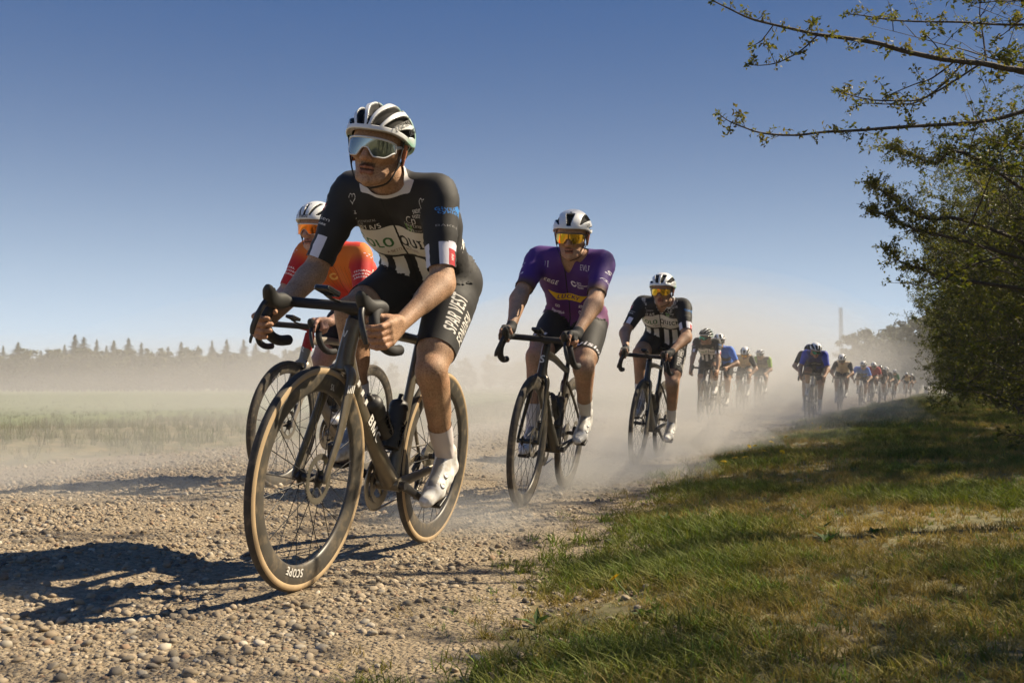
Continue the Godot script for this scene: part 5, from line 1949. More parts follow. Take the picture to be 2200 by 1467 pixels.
func build_riders() -> void:
	strap_mesh = strap_shape().mesh()
	for r in [false, true]:
		var g := glasses_shape(r)
		glasses_meshes.append([g[0].mesh(), g[1].mesh()])
	var white := Color(0.74, 0.735, 0.72)
	var mint := Color(0.28, 0.56, 0.40)
	var black := Color(0.016, 0.015, 0.015)
	var plain := func(_p: Vector3, k: float, _q: Vector3) -> Color: return black.lerp(white, smoothstep(0.55, 0.80, k))
	var minty := func(p: Vector3, k: float, q: Vector3) -> Color:
		var g := smoothstep(0.02, -0.06, p.z) * 0.9
		g = maxf(g, smoothstep(0.80, 0.95, q.y) * smoothstep(0.06, 0.02, p.z))
		return black.lerp(white.lerp(mint, clampf(g, 0.0, 1.0)), smoothstep(0.55, 0.80, k))
	var twotone := func(_p: Vector3, k: float, q: Vector3) -> Color:
		return black.lerp(Color(0.45, 0.47, 0.50), smoothstep(0.55, 0.80, k)) if absf(q.x) > 30.0 else black.lerp(white, smoothstep(0.55, 0.80, k))
	var hel := {
		"ribs": helmet_shape("ribs", minty, 300, 110), "aero": helmet_shape("aero", plain, 200, 80), "three": helmet_shape("three", plain, 160, 64), "mint": helmet_shape("four", minty, 130, 56),
		"far": helmet_shape("three", plain, 56, 24), "far_two": helmet_shape("four", twotone, 56, 24), "far_mint": helmet_shape("ribs", minty, 64, 28),
		"far_dark": helmet_shape("four", func(_p, _k, _q): return Color(0.03, 0.03, 0.035), 48, 20),
	}
	var lens_silver := mat("lens_silver", lin(0.24, 0.29, 0.31), 0.06, 0.95)
	var lens_orange := mat("lens_orange", lin(0.85, 0.22, 0.03), 0.08, 0.95)
	var lens_gold := mat("lens_gold", lin(0.80, 0.48, 0.06), 0.08, 0.95)
	var lens_green := mat("lens_green", lin(0.05, 0.25, 0.20), 0.10, 0.9)
	var kb := cloth("kit_black", kit_black())
	var kp := cloth("kit_purple", kit_purple())
	var ko := cloth("kit_orange", kit_orange())
	var tan_ := Color(0.48, 0.285, 0.165)
	var fair := Color(0.50, 0.31, 0.195)
	var riders := []

	# 1: leading rider
	var b1 := common_bike(true)
	b1.merge({"tan": true, "crank": 203.0, "toe": [26.0, 6.0], "paint": dusty("bronze_carbon", Color(0.155, 0.130, 0.092), 0.36, {"metallic": 0.45, "clearcoat_enabled": true, "clearcoat": 0.35, "clearcoat_roughness": 0.3}), "rim_depth": 0.056,
		"rim_text": [["SCOPE", 166.0, 0.024], ["SL", -12.0, 0.018]], "blocks": [[0.93, 0.018], [0.80, 0.018], [0.67, 0.016]], "tube_text": [["BMC", 0.038, 0.34]], "fork_bars": [-0.012, 0.0, 0.012, 0.024],
		"head_mark": [["V", 0.022, 0.62]], "bottle_text": "VILD"}, true)
	riders.append({"bike": b1, "at": stand_at(-0.467, 3.62, 18.0, 5.5, 0.003), "bl": "dark bronze racing bicycle with tan-walled tyres at the very front", "near": true, "cell": 0.0072, "hand_cell": 0.0032, "head_cell": 0.0034, "seed": 3,
		"girth": 0.95, "sw": 0.163, "shoulder": Vector3(0.01, 1.292, 0.205), "hip": Vector3(0, 1.02, -0.24), "head": head_at(Vector3(0.02, 1.400, 0.375), 7.0, 7.0, -4.0), "hands": "drops", "crank": 203.0, "toe": [26.0, 6.0], "arm": 1.06, "elbow_out": 0.32,
		"skin": tan_, "kit": kb, "collar": true, "helmet": "ribs", "lens": lens_silver, "moustache": true, "sleeve": 0.84, "short_leg": 0.80, "sock": 0.60, "sock_mat": mat("sock_lilac", lin(0.60, 0.54, 0.53), 0.9),
		"helmet_text": [["KINETIK", 0.016, 62.0, 68.0, 24.0], ["LAZER", 0.017, 88.0, 74.0, 16.0], ["G", 0.02, -62.0, 66.0, -20.0]],
		"label": "leading rider in black and white jersey, white glasses, hands on drops"})
	# 2: rider half hidden behind him
	var b2 := common_bike(true)
	b2.merge({"crank": 20.0, "toe": [10.0, 14.0], "rim_depth": 0.045, "tyre": dusty("tyre_dusty", Color(0.060, 0.050, 0.040), 0.9), "paint": mat("red_grey", lin(0.27, 0.24, 0.20), 0.35, 0.3), "head_band": mat("stem_red", lin(0.42, 0.02, 0.015), 0.4), "stem": mat("stem_red", lin(0.42, 0.02, 0.015), 0.4),
		"head_mark": [["R", 0.030, 0.35]], "rim_text": [["SCOPE", 30.0, 0.018]]}, true)
	riders.append({"bike": b2, "at": stand_at(-1.07, 5.93, 18.5, 5.0, 0.080), "bl": "red and grey racing bicycle half hidden behind the front wheel of the leader", "near": true, "cell": 0.011, "hand_cell": 0.005, "head_cell": 0.0050, "seed": 7,
		"shoulder": Vector3(-0.02, 1.320, 0.170), "hip": Vector3(0, 1.02, -0.24), "head": head_at(Vector3(-0.055, 1.435, 0.33), 8.0, -2.0, 2.0), "hands": "hoods", "crank": 20.0, "toe": [10.0, 14.0],
		"skin": Color(0.56, 0.34, 0.25), "kit": ko, "helmet": "aero", "lens": lens_orange, "rimless": true, "sleeve": 0.80,
		"helmet_text": [["EKOI", 0.016, 0.0, 74.0, 0.0], ["R", 0.030, 4.0, 26.0, 0.0]],
		"label": "rider in orange and red jersey with orange lenses behind the leader"})
	# 3: purple
	var b3 := common_bike(true)
	b3.merge({"crank": 166.0, "toe": [22.0, 10.0], "rim_depth": 0.050, "top_drop": 0.075, "tyre": dusty("tyre_dusty", Color(0.060, 0.050, 0.040), 0.9), "tube_text": [["SPECIALIZED", 0.026, 0.42]], "head_mark": [["S", 0.040, 0.5]], "bottles": 1,
		"paint": mat("frame_dark_gold", lin(0.045, 0.038, 0.026), 0.3, 0.3)}, true)
	riders.append({"bike": b3, "at": stand_at(0.211, 5.73, 16.0, 5.8, 0.0), "bl": "black and gold racing bicycle ridden by the purple-clad rider", "near": true, "cell": 0.0105, "hand_cell": 0.0042, "head_cell": 0.0045, "seed": 12, "mouth": false,
		"shoulder": Vector3(0.015, 1.345, 0.090), "hip": Vector3(0, 1.02, -0.26), "head": head_at(Vector3(0.040, 1.462, 0.215), 12.0, 4.0, 2.0), "hands": "hoods", "crank": 166.0, "toe": [22.0, 10.0], "arm": 1.04, "girth": 1.05, "sw": 0.185, "elbow_out": 1.1,
		"skin": Color(0.52, 0.31, 0.19), "kit": kp, "helmet": "three", "lens": lens_gold, "rimless": true, "gloves": true, "sleeve": 0.78, "vneck": 0.09, "sock": 0.62, "hair": Color(0.10, 0.06, 0.03),
		"frame_mat": mat("glasses_clear", lin(0.10, 0.09, 0.07), 0.3), "helmet_text": [["S", 0.022, 3.0, 34.0, 0.0], ["S-W", 0.016, 66.0, 74.0, 10.0]],
		"label": "rider in purple jersey with gold lenses and black gloves"})
	# 4: team mate of the leader
	var b4 := common_bike(true)
	b4.merge({"crank": 212.0, "toe": [18.0, 10.0], "rim_depth": 0.050, "tyre": dusty("tyre_dusty", Color(0.060, 0.050, 0.040), 0.9)}, true)
	riders.append({"bike": b4, "at": stand_at(1.166, 8.45, 18.8, 5.3, -0.005), "bl": "black racing bicycle of the fourth rider, beside the grass verge", "near": true, "cell": 0.0125, "hand_cell": 0.005, "head_cell": 0.0055, "seed": 16,
		"shoulder": Vector3(0.015, 1.320, 0.110), "hip": Vector3(0, 1.02, -0.25), "head": head_at(Vector3(0.03, 1.425, 0.245), 9.0, -2.0, 3.0), "hands": "hoods", "crank": 212.0, "toe": [18.0, 10.0], "arm": 1.04, "elbow_out": 1.0,
		"skin": Color(0.48, 0.28, 0.17), "kit": kb, "collar": true, "helmet": "mint", "lens": lens_gold, "rimless": true, "gloves": true, "sleeve": 0.80, "vneck": 0.07,
		"frame_mat": mat("glasses_clear", lin(0.10, 0.09, 0.07), 0.3), "helmet_text": [["LAZER", 0.018, -14.0, 46.0, 70.0]],
		"label": "rider in black and white jersey, gold lenses, behind the purple rider"})

	# the bunch behind
	var blue := cloth("kit_blue", kit_plain(Color(0.10, 0.13, 0.42), Color(0.16, 0.24, 0.66), Color(0.08, 0.08, 0.14, 1.0), Color(0.08, 0.08, 0.10), "LEOPARD"))
	var sky := cloth("kit_sky", kit_plain(Color(0.10, 0.36, 0.72), Color(0.12, 0.42, 0.80), Color(0.07, 0.10, 0.16, 1.0), Color(0.08, 0.09, 0.12), ""))
	var cream := cloth("kit_cream", kit_plain(Color(0.78, 0.70, 0.58), Color(0.13, 0.13, 0.12), Color(0.84, 0.76, 0.66, 1.0), Color(0.10, 0.10, 0.10), "COFIDIS"))
	var lime := cloth("kit_lime", kit_plain(Color(0.34, 0.28, 0.24), Color(0.52, 0.66, 0.10), Color(0.60, 0.56, 0.46, 1.0), Color(0.14, 0.12, 0.11), ""))
	var redk := cloth("kit_red", kit_plain(Color(0.66, 0.08, 0.08), Color(0.68, 0.08, 0.08), Color(0, 0, 0, 0), Color(0.10, 0.09, 0.09), ""))
	var dark := cloth("kit_dark", kit_plain(Color(0.10, 0.10, 0.10), Color(0.11, 0.11, 0.11), Color(0, 0, 0, 0), Color(0.09, 0.09, 0.09), ""))
	var greenk := cloth("kit_green", kit_plain(Color(0.08, 0.30, 0.12), Color(0.10, 0.40, 0.14), Color(0, 0, 0, 0), Color(0.08, 0.09, 0.08), ""))
	var bunch := [
		[3.28, 16.9, kb, "far_mint", lens_green, 95.0, "drops", 1.29, 0.17, "rider in black and white jersey leading the dusty second group", 0.0, "black and white rider leading the second group"],
		[3.86, 18.7, sky, "far", lens_silver, 200.0, "hoods", 1.29, 0.19, "blue-sleeved rider half hidden behind the black and white one", 0.0, "blue-sleeved rider half hidden in the second group"],
		[5.45, 23.6, cream, "far", lens_gold, 20.0, "drops", 1.26, 0.21, "cream-jersey rider with bowed head left of the dust gap", 26.0, "cream-jersey rider left of the dust gap"],
		[6.75, 27.2, lime, "far_two", lens_silver, 130.0, "hoods", 1.31, 0.15, "rider in brown jersey with lime sleeves, last before the dust gap", 0.0, "brown and lime rider in the second group"],
		[5.90, 19.6, blue, "far_two", lens_green, 265.0, "drops", 1.26, 0.19, "big rider in dark blue jersey with head down, right of the gap", 20.0, "big dark blue rider right of the gap"],
		[6.28, 21.1, dark, "far_dark", lens_silver, 60.0, "hoods", 1.28, 0.19, "dark-clad rider mostly hidden behind the dark blue one", 12.0, "dark-clad rider hidden behind the dark blue one"],
		[9.15, 27.8, cream, "far", lens_silver, 150.0, "hoods", 1.32, 0.12, "cream-jersey rider with dark sleeve, head bowed, riding alone", 28.0, "cream-jersey rider riding alone"],
		[11.75, 33.6, sky, "far", lens_silver, 240.0, "drops", 1.26, 0.22, "light blue rider at the head of the far string", 8.0, "light blue rider heading the far string"],
		[11.6, 35.4, dark, "far_dark", lens_silver, 40.0, "hoods", 1.30, 0.17, "dusty dark rider on the far side of the light blue one", 8.0, "dusty dark rider beside the light blue one"],
		[13.35, 37.0, redk, "far", lens_silver, 80.0, "hoods", 1.30, 0.17, "red-jersey rider behind the light blue one", 5.0, "red-jersey rider in the far string"],
		[14.9, 40.4, dark, "far_dark", lens_silver, 220.0, "drops", 1.26, 0.22, "rider all in black with dark helmet in the far string", 5.0, "rider all in black in the far string"],
		[17.0, 45.4, dark, "far", lens_silver, 10.0, "hoods", 1.30, 0.17, "black-jersey rider with white helmet before the green one", 5.0, "black-jersey, white-helmet rider in the far string"],
		[19.1, 50.0, greenk, "far_two", lens_silver, 300.0, "drops", 1.26, 0.22, "green-jersey rider at the far end by the grass", 5.0, "green-jersey rider at the far end"],
		[24.7, 62.5, cream, "far", lens_silver, 150.0, "hoods", 1.30, 0.17, "last but one rider, pale jersey, almost lost in dust", 5.0, "last but one rider, lost in dust"],
		[27.3, 68.3, dark, "far", lens_silver, 30.0, "hoods", 1.30, 0.17, "very last rider where the road meets the hedge", 5.0, "very last rider by the hedge"],
	]
	var kinds := ["black", "white", "grey"]
	for i in bunch.size():
		var q: Array = bunch[i]
		var fb := common_bike(false)
		fb.merge({"crank": q[5], "toe": [14.0, 14.0], "bottles": 1}, true)
		if i % 3 == 1: fb.paint = mat("frame_pale", lin(0.45, 0.43, 0.40), 0.4)
		var slope: float = (along(EDGE, q[1] + 2.0) - along(EDGE, q[1] - 2.0)) / 4.0
		var hd: float = 9.0 if q[6] == "drops" else 6.0
		riders.append({"bike": fb, "at": stand_at(q[0], q[1], rad_to_deg(atan(slope)) - 2.0, 4.0, height(q[0], q[1])), "bl": "bicycle of the " + q[11], "near": false, "group": "riders of the bunch behind", "bgroup": "bicycles of the bunch behind",
			"cell": 0.019 if q[1] < 30 else 0.024, "hand_cell": 0.008, "head_cell": 0.010, "shoe_cell": 0.011, "seed": 30 + i, "shoulder": Vector3(0.014 * ((i * 3) % 5 - 2), q[7] - 0.018 * ((i * 4) % 5 - 2), q[8]), "hip": Vector3(0.01 * ((i * 2) % 3 - 1), 1.02, -0.25), "girth": 0.95 + 0.03 * ((i * 2) % 5), "head": head_at(Vector3(0.02 * ((i * 7) % 5 - 2), q[7] + 0.10 - q[10] * 0.0012, q[8] + 0.155), hd + q[10], 7.0 * ((i * 5) % 7 - 3), 3.0 * ((i * 3) % 5 - 2)),
			"hands": q[6], "crank": q[5], "toe": [14.0, 14.0], "arm": 1.03, "elbow_out": 0.5 + 0.3 * ((i * 3) % 4), "skin": Color(0.42, 0.25, 0.15) if i % 2 == 0 else fair, "kit": q[2], "helmet": q[3], "lens": q[4], "frame_mat": mat("glasses_dark", lin(0.03, 0.03, 0.03), 0.4), "gloves": false, "label": q[9]})
	# bodies are worked out side by side, then put into the scene in order
	var shapes := []
	shapes.resize(riders.size())
	var job := WorkerThreadPool.add_group_task(func(i: int) -> void: shapes[i] = person_shape(riders[i]), riders.size(), -1, true)
	WorkerThreadPool.wait_for_group_task_completion(job)
	print("bodies ", Time.get_ticks_msec())
	for i in riders.size():
		var r: Dictionary = riders[i]
		make_bike(r.bike, r.at, r.bl, r.get("bgroup", ""))
		r["helmet_mesh"] = hel[r.helmet]
		dress_person(r, shapes[i], r.at, r.label)

# ---------------------------------------------------------------- plants
const ORDINAL := ["first", "second", "third", "fourth", "fifth", "sixth", "seventh", "eighth", "ninth", "tenth", "eleventh", "twelfth", "thirteenth", "fourteenth", "fifteenth", "sixteenth", "seventeenth", "eighteenth", "nineteenth", "twentieth", "twenty-first", "twenty-second", "twenty-third", "twenty-fourth", "twenty-fifth"]

func leaf(m: MB, at: Vector3, dir: Vector3, up: Vector3, len: float, wid: float, c: Color) -> void:
	# a leaf folded along its midrib, four faces
	var side := dir.cross(up).normalized()
	var nrm := side.cross(dir).normalized()
	m.col = c
	var tip := at + dir * len - nrm * len * 0.12
	var mid := at + dir * len * 0.45
	var l := mid + side * wid + nrm * wid * 0.45
	var r := mid - side * wid + nrm * wid * 0.45
	var nl := (nrm - side * 0.4).normalized()
	var nr := (nrm + side * 0.4).normalized()
	m.tri(m.vert(at, nl), m.vert(l, nl), m.vert(mid, nl))
	m.tri(m.vert(mid, nl), m.vert(l, nl), m.vert(tip, nl))
	m.tri(m.vert(at, nr), m.vert(r, nr), m.vert(mid, nr))
	m.tri(m.vert(mid, nr), m.vert(r, nr), m.vert(tip, nr))

func leaf_cluster(sd: int, n: int, spread: float) -> ArrayMesh:
	var r := RandomNumberGenerator.new()
	r.seed = sd
	var m := MB.new()
	for i in n:
		var d := Vector3(r.randfn(), r.randfn() * 0.7 + 0.35, r.randfn()).normalized()
		var at := Vector3(r.randfn(), r.randfn(), r.randfn()) * spread
		var k := r.randf_range(0.75, 1.2)
		leaf(m, at, d, Vector3(r.randfn(), 1.5, r.randfn()).normalized(), r.randf_range(0.7, 1.2), r.randf_range(0.22, 0.34), Color(k * r.randf_range(0.9, 1.15), k, k * 0.9))
	return m.mesh()

func grass_tuft(sd: int, n: int, tall: float, lean: float, wide: float, spread := 0.5) -> ArrayMesh:
	var r := RandomNumberGenerator.new()
	r.seed = sd
	var m := MB.new()
	for i in n:
		var a := r.randf() * TAU
		var o := Vector3(cos(a), 0, sin(a)) * r.randf() * spread
		var d := Vector3(r.randfn(), 0, r.randfn()) * lean
		var h := tall * r.randf_range(0.45, 1.15)
		var side := Vector3(-d.z, 0, d.x).normalized()
		if side.length() < 0.5: side = Vector3(1, 0, 0)
		side = side.rotated(Vector3.UP, r.randf_range(-0.8, 0.8))
		var dry := r.randf()
		m.col = (Color(1.0, 1.0, 0.9) if dry > 0.3 else Color(1.9, 1.4, 1.1)) * r.randf_range(0.55, 1.5)
		var prev := []
		for k in 4:
			var t := k / 3.0
			var p := o + Vector3(0, h * (t - 0.18 * t * t * d.length()), 0) + d * h * t * t
			var w := wide * (1.0 - t * t * 0.93)
			var nn := side.cross(Vector3.UP + d * t).normalized()
			var row := [m.vert(p - side * w, nn), m.vert(p + side * w, nn)]
			if k > 0: m.quad(prev[0], prev[1], row[1], row[0])
			prev = row
	return m.mesh()

func scatter(called: String, meshes: Array, mt: Material, spots: Array, parent: Node = null) -> void:
	# spots: [Transform3D, Color]
	var wh := []
	var ti := []
	for k in meshes.size():
		wh.append([]); ti.append(PackedColorArray())
	for i in spots.size():
		var k := i % meshes.size()
		wh[k].append(spots[i][0]); ti[k].append(spots[i][1])
	var to := parent
	if to == null:
		to = Node3D.new()
		to.name = numbered(called)
		to.set_meta("kind", "stuff")
		to.set_meta("label", "ground cover of " + called.replace("_", " ") + " on its own patch of ground")
		add_child(to)
	for k in meshes.size():
		if wh[k].size(): copies("blades" if parent == null else called, meshes[k], mt, wh[k], ti[k], to)

# a branching shrub or small tree: bark meshes and where its leaves sit
func grow_tree(sd: int, tall: float, spread: float, limbs: int, low: float) -> Dictionary:
	var r := RandomNumberGenerator.new()
	r.seed = sd
	var trunk := MB.new()
	var limb := MB.new()
	var spots := []
	var stems := 3
	for s in stems:
		var a := TAU * s / stems + r.randf()
		var off := Vector3(cos(a), 0, sin(a)) * r.randf_range(0.05, 0.22)
		var lean := Vector3(cos(a), 0, sin(a)) * r.randf_range(0.1, 0.32)
		var pts := []
		var rad := []
		var th := tall * r.randf_range(0.72, 0.95)
		for k in 7:
			var t := k / 6.0
			pts.append(off + lean * th * t * t * 0.7 + Vector3(r.randfn() * 0.04 * t, th * t - 0.05, r.randfn() * 0.04 * t))
			rad.append(lerpf(0.055, 0.006, t) * tall / 4.0)
		trunk.tube(pts, rad, 7)
		for b in limbs / stems:
			var t := lerpf(low, 0.97, (b + r.randf()) / (limbs / float(stems)))
			var f := t * 6.0
			var o: Vector3 = (pts[int(f)] as Vector3).lerp(pts[mini(int(f) + 1, 6)], f - int(f))
			var az := r.randf() * TAU
			var up := r.randf_range(0.05, 0.75) + 0.45 * t
			var d := Vector3(cos(az), up, sin(az)).normalized()
			var ln := spread * r.randf_range(0.6, 1.1) * (0.85 + 0.45 * t - 0.5 * t * t * t)
			_limb(limb, spots, r, o, d, ln, 0.018 * (1.1 - 0.6 * t), 0)
	return {"trunk": trunk, "limb": limb, "spots": spots}

func _limb(m: MB, spots: Array, r: RandomNumberGenerator, o: Vector3, d: Vector3, ln: float, rad: float, lev: int) -> void:
	var n := 5
	var pts := [o]
	var rr := [rad]
	var p := o
	var dir := d
	for i in n:
		dir = (dir + Vector3(r.randfn(), r.randfn() * 0.8 + (0.05 if lev < 2 else 0.15), r.randfn()) * 0.16).normalized()
		p += dir * ln / n
		pts.append(p)
		rr.append(rad * (1.0 - 0.85 * (i + 1) / n))
	m.tube(pts, rr, 5 if lev == 0 else 3, Vector3(0.3, 0.2, 1), false)
	if lev < 2:
		var kids := 7 if lev == 0 else 5
		for k in kids:
			var t := lerpf(0.18, 0.98, (k + r.randf()) / kids)
			var f := t * n
			var q: Vector3 = (pts[int(f)] as Vector3).lerp(pts[mini(int(f) + 1, n)], f - int(f))
			var dd := (d + Vector3(r.randfn(), r.randfn() * 0.8 + 0.1, r.randfn()) * 0.85).normalized()
			_limb(m, spots, r, q, dd, ln * r.randf_range(0.30, 0.5), rad * 0.5, lev + 1)
	if lev >= 1:
		var cnt := 5 if lev == 2 else 3
		for k in cnt:
			var f := lerpf(0.25, 1.0, (k + r.randf()) / cnt) * n
			spots.append((pts[int(minf(f, n - 0.01))] as Vector3).lerp(pts[mini(int(f) + 1, n)], f - int(f)))

func foliage(name_: String) -> StandardMaterial3D:
	return mat(name_, Color.WHITE, 0.6, 0.0, {"vertex_color_use_as_albedo": true, "backlight_enabled": true, "backlight": lin(1.0, 1.0, 0.55)})

func build_plants() -> void:
	var r := RandomNumberGenerator.new()
	r.seed = 77
	var blade := mat("grass_blade", Color.WHITE, 0.75, 0.0, {"vertex_color_use_as_albedo": true, "backlight_enabled": true, "backlight": lin(0.55, 0.55, 0.35)})
	var patch := FastNoiseLite.new()
	patch.seed = 31
	patch.frequency = 0.75
	patch.fractal_octaves = 3
	# short mown verge on the right
	var tufts := []
	for i in 5: tufts.append(grass_tuft(100 + i, 12, 1.0, 0.6, 0.034, 0.6))
	var spots := []
	for b in [[1.6, 3.6, 3000.0, 0.046], [3.6, 6.5, 1500.0, 0.056], [6.5, 12.0, 620.0, 0.070], [12.0, 26.0, 180.0, 0.10], [26.0, 75.0, 40.0, 0.15]]:
		var wmax := minf(0.53 * b[1] + 3.6, 9.0) + 1.0
		for i in int((b[1] - b[0]) * wmax * b[2]):
			var d := r.randf_range(b[0], b[1])
			var w := 0.25 - r.randf() * wmax
			var x := along(EDGE, d) - w
			if x > 0.56 * d + 1.1: continue
			var p := patch.get_noise_2d(x, d)
			var edge := smoothstep(0.22, -0.60, w + patch.get_noise_2d(x * 3.0, d * 3.0) * 0.35)
			if r.randf() > edge * (0.70 + 0.5 * p): continue
			var before: bool = absf(x - 0.28) < 0.06 and d > 2.45 and d < 2.74
			var dry := clampf(0.58 - p * 1.7 + r.randfn() * 0.22, 0.0, 1.0)
			var c := Color(0.145, 0.175, 0.024).lerp(Color(0.36, 0.265, 0.085), dry)
			if r.randf() < 0.12: c = Color(0.15, 0.23, 0.03)
			c = c * r.randf_range(0.7, 1.25)
			var s: float = b[3] * r.randf_range(0.6, 1.3) * (1.0 - 0.35 * dry) * (0.6 if before else 1.0)
			var bs := Basis(Vector3.UP, r.randf() * TAU).scaled(Vector3(s * 1.1, s, s * 1.1))
			spots.append([Transform3D(bs, on_ground(x, d, -0.004)), c])
	scatter("grass", tufts, blade, spots)
	print("verge tufts ", spots.size())
	# long rough grass beyond the track, then the crop
	var tall := []
	for i in 4: tall.append(grass_tuft(140 + i, 16, 1.0, 0.35, 0.012, 0.28))
	spots = []
	for i in 6000:
		var d := r.randf_range(4.0, 34.0)
		var w := 5.1 + 5.5 * pow(r.randf(), 1.3)
		var x := along(EDGE, d) - w
		if x < -0.56 * d - 1.5: continue
		var p := patch.get_noise_2d(x * 0.7, d * 0.7)
		var inn := smoothstep(5.0, 6.6, w + p)
		if r.randf() > 0.25 + inn: continue
		var dry := clampf(1.05 - inn * 0.9 - p * 0.6 + r.randfn() * 0.2, 0.0, 1.0)
		var c := Color(0.17, 0.185, 0.080).lerp(Color(0.30, 0.24, 0.135), dry) * r.randf_range(0.75, 1.2)
		var s := lerpf(0.05, 0.13, inn) * r.randf_range(0.6, 1.3) * (1.0 + 0.5 * p)
		spots.append([Transform3D(Basis(Vector3.UP, r.randf() * TAU).scaled(Vector3(s * 1.2, s, s * 1.2)), on_ground(x, d, -0.01)), c])
	scatter("long_grass", tall, blade, spots)
	spots = []
	for i in 4000:
		var d := 8.0 + 80.0 * pow(r.randf(), 1.6)
		var x := r.randf_range(-0.56, 0.3) * d - r.randf() * 1.5
		var w := along(EDGE, d) - x
		if w < 9.5: continue
		var c := Color(0.15, 0.18, 0.07) * r.randf_range(0.75, 1.25)
		var s := 0.07 * r.randf_range(0.7, 1.3)
		spots.append([Transform3D(Basis(Vector3.UP, r.randf() * TAU).scaled(Vector3(s * 2.0, s, s * 2.0)), on_ground(x, d, 0.10)), c])
	scatter("crop_grass", tall, blade, spots)

	# dandelions
	var petal := mat("dandelion_yellow", lin(0.82, 0.60, 0.02), 0.7)
	var stemm := mat("plant_stem", lin(0.10, 0.16, 0.04), 0.7)
	var fl := MB.new()
	for ring in [[0.018, 0.10, 18], [0.013, 0.45, 14], [0.008, 0.8, 9]]:
		for i in ring[2]:
			var a: float = TAU * (i + 0.3 * ring[1]) / ring[2]
			var dv := Vector3(cos(a), ring[1], sin(a)).normalized()
			leaf(fl, Vector3(0, 0.001, 0), dv, Vector3.UP, ring[0], 0.0024, Color.WHITE)
	var flm := fl.mesh()
	var stm := MB.new()
	stm.tube([Vector3(0, -0.055, 0), Vector3(0.002, -0.025, 0), Vector3(0, 0, 0)], [0.0022, 0.002, 0.002], 6)
	var stmm := stm.mesh()
	var places := [[0.28, 2.74], [1.43, 6.75], [1.57, 7.03], [1.64, 7.03], [1.96, 7.76], [2.01, 7.43], [2.37, 9.12], [1.86, 8.0], [2.06, 8.67], [2.11, 8.67], [2.72, 10.4], [2.8, 10.2], [4.23, 14.05], [3.74, 12.09], [8.7, 23.6], [9.2, 24.8], [-2.25, 14.6], [-2.05, 14.9], [-1.92, 14.4], [-2.5, 15.2], [-1.7, 14.8]]
	for i in places.size():
		var q: Array = places[i]
		var lab := "yellow dandelion flower beside the grass verge's road edge"
		var grp := "dandelions along the verge"
		if i == 0: lab = "single orange-yellow dandelion open in the near grass"
		elif i >= 16:
			lab = "small yellow flower in the long grass across the track"; grp = "flowers across the track"
		var dn := base("dandelion", lab, "flower", Transform3D(Basis(Vector3(r.randfn() * 0.3, 1, r.randfn() * 0.3).normalized(), r.randf() * TAU), on_ground(q[0], q[1], 0.062 if i < 16 else 0.15)), grp)
		var sc := 1.25 if i == 0 else 1.5
		var f1 := part("flower_head", flm, petal, dn)
		f1.scale = Vector3.ONE * sc
		var s1 := part("stem", stmm, stemm, dn)
		if i >= 16: s1.scale = Vector3(1, 2.6, 1)
	# broad-leaved weeds in the near verge
	for i in 10:
		var d := r.randf_range(2.1, 5.5)
		var x := along(EDGE, d) + r.randf_range(0.15, 0.34 * d)
		var wd := base("weed", "broad green weed rosette among the near verge grass", "weed", Transform3D(Basis(Vector3.UP, r.randf() * TAU), on_ground(x, d)), "broad weeds in the verge")
		for k in r.randi_range(4, 7):
			var a := TAU * k / 6.0 + r.randf() * 0.6
			var m := MB.new()
			var up := r.randf_range(0.25, 1.3)
			leaf(m, Vector3.ZERO, Vector3(cos(a), up, sin(a)).normalized(), Vector3.UP, r.randf_range(0.035, 0.068), r.randf_range(0.008, 0.015), Color(0.075, 0.135, 0.025) * r.randf_range(0.7, 1.2))
			part("leaf", m.mesh(), blade, wd)

	# hedge trees along the right
	var lm := foliage("hedge_leaf")
	var bark := grain("bark", [[0.0, lin(0.035, 0.027, 0.020)], [0.5, lin(0.075, 0.058, 0.042)], [1.0, lin(0.12, 0.095, 0.070)]], 0.03, 0.5, 0.9, 0.6, false)
	var clusters := []
	for i in 4: clusters.append(leaf_cluster(200 + i, 6, 0.45))
	var kinds := []
	for i in 4: kinds.append(grow_tree(300 + i, 4.7, 2.0, 54, 0.02))
	var protos := []
	for k in kinds:
		protos.append([k.trunk.mesh(), k.limb.mesh()])
	var row := [[-2.5, 3.6, 0], [-0.2, 4.1, 1], [1.7, 4.5, 2], [3.3, 4.95, 0], [7.4, 5.35, 3], [9.4, 5.9, 0], [11.4, 6.75, 1], [13.6, 7.65, 2], [16.0, 8.4, 3], [18.7, 9.5, 0], [21.6, 10.7, 1], [24.8, 12.1, 2], [28.3, 13.6, 3], [32.2, 15.3, 0], [36.4, 17.1, 1], [41.1, 19.2, 2], [46.3, 21.5, 3], [52.1, 24.0, 0], [58.4, 26.8, 1], [65.3, 29.8, 2], [72.8, 33.1, 3]]
	for i in row.size():
		var q: Array = row[i]
		var kd: Dictionary = kinds[q[2]]
		var sc: float = (1.05 if q[0] < 8.0 else (0.90 if q[0] < 12.0 else 0.84)) * r.randf_range(0.9, 1.12)
		var where := "fresh-leaved hedge tree, %s of the row counting away from the camera" % ORDINAL[maxi(i - 4, 0)]
		if q[0] < 5.0: where = "leafy hedge tree just outside the frame, shading the near verge"
		elif i == 4: where = "nearest hedge tree in view, filling the frame's right edge"
		elif i == row.size() - 1: where = "farthest hedge tree, where the verge narrows to the road"
		var t := base("hedge_tree", where, "tree", Transform3D(Basis(Vector3.UP, r.randf() * TAU).scaled(Vector3.ONE * sc), on_ground(q[1], q[0], -0.02)), "row of hedge trees")
		part("trunk", protos[q[2]][0], bark, t)
		part("branches", protos[q[2]][1], bark, t)
		var ls := []
		var step := 1 if q[0] < 30.0 else 2
		var size := 0.040 if q[0] < 14.0 else (0.048 if q[0] < 30.0 else 0.085)
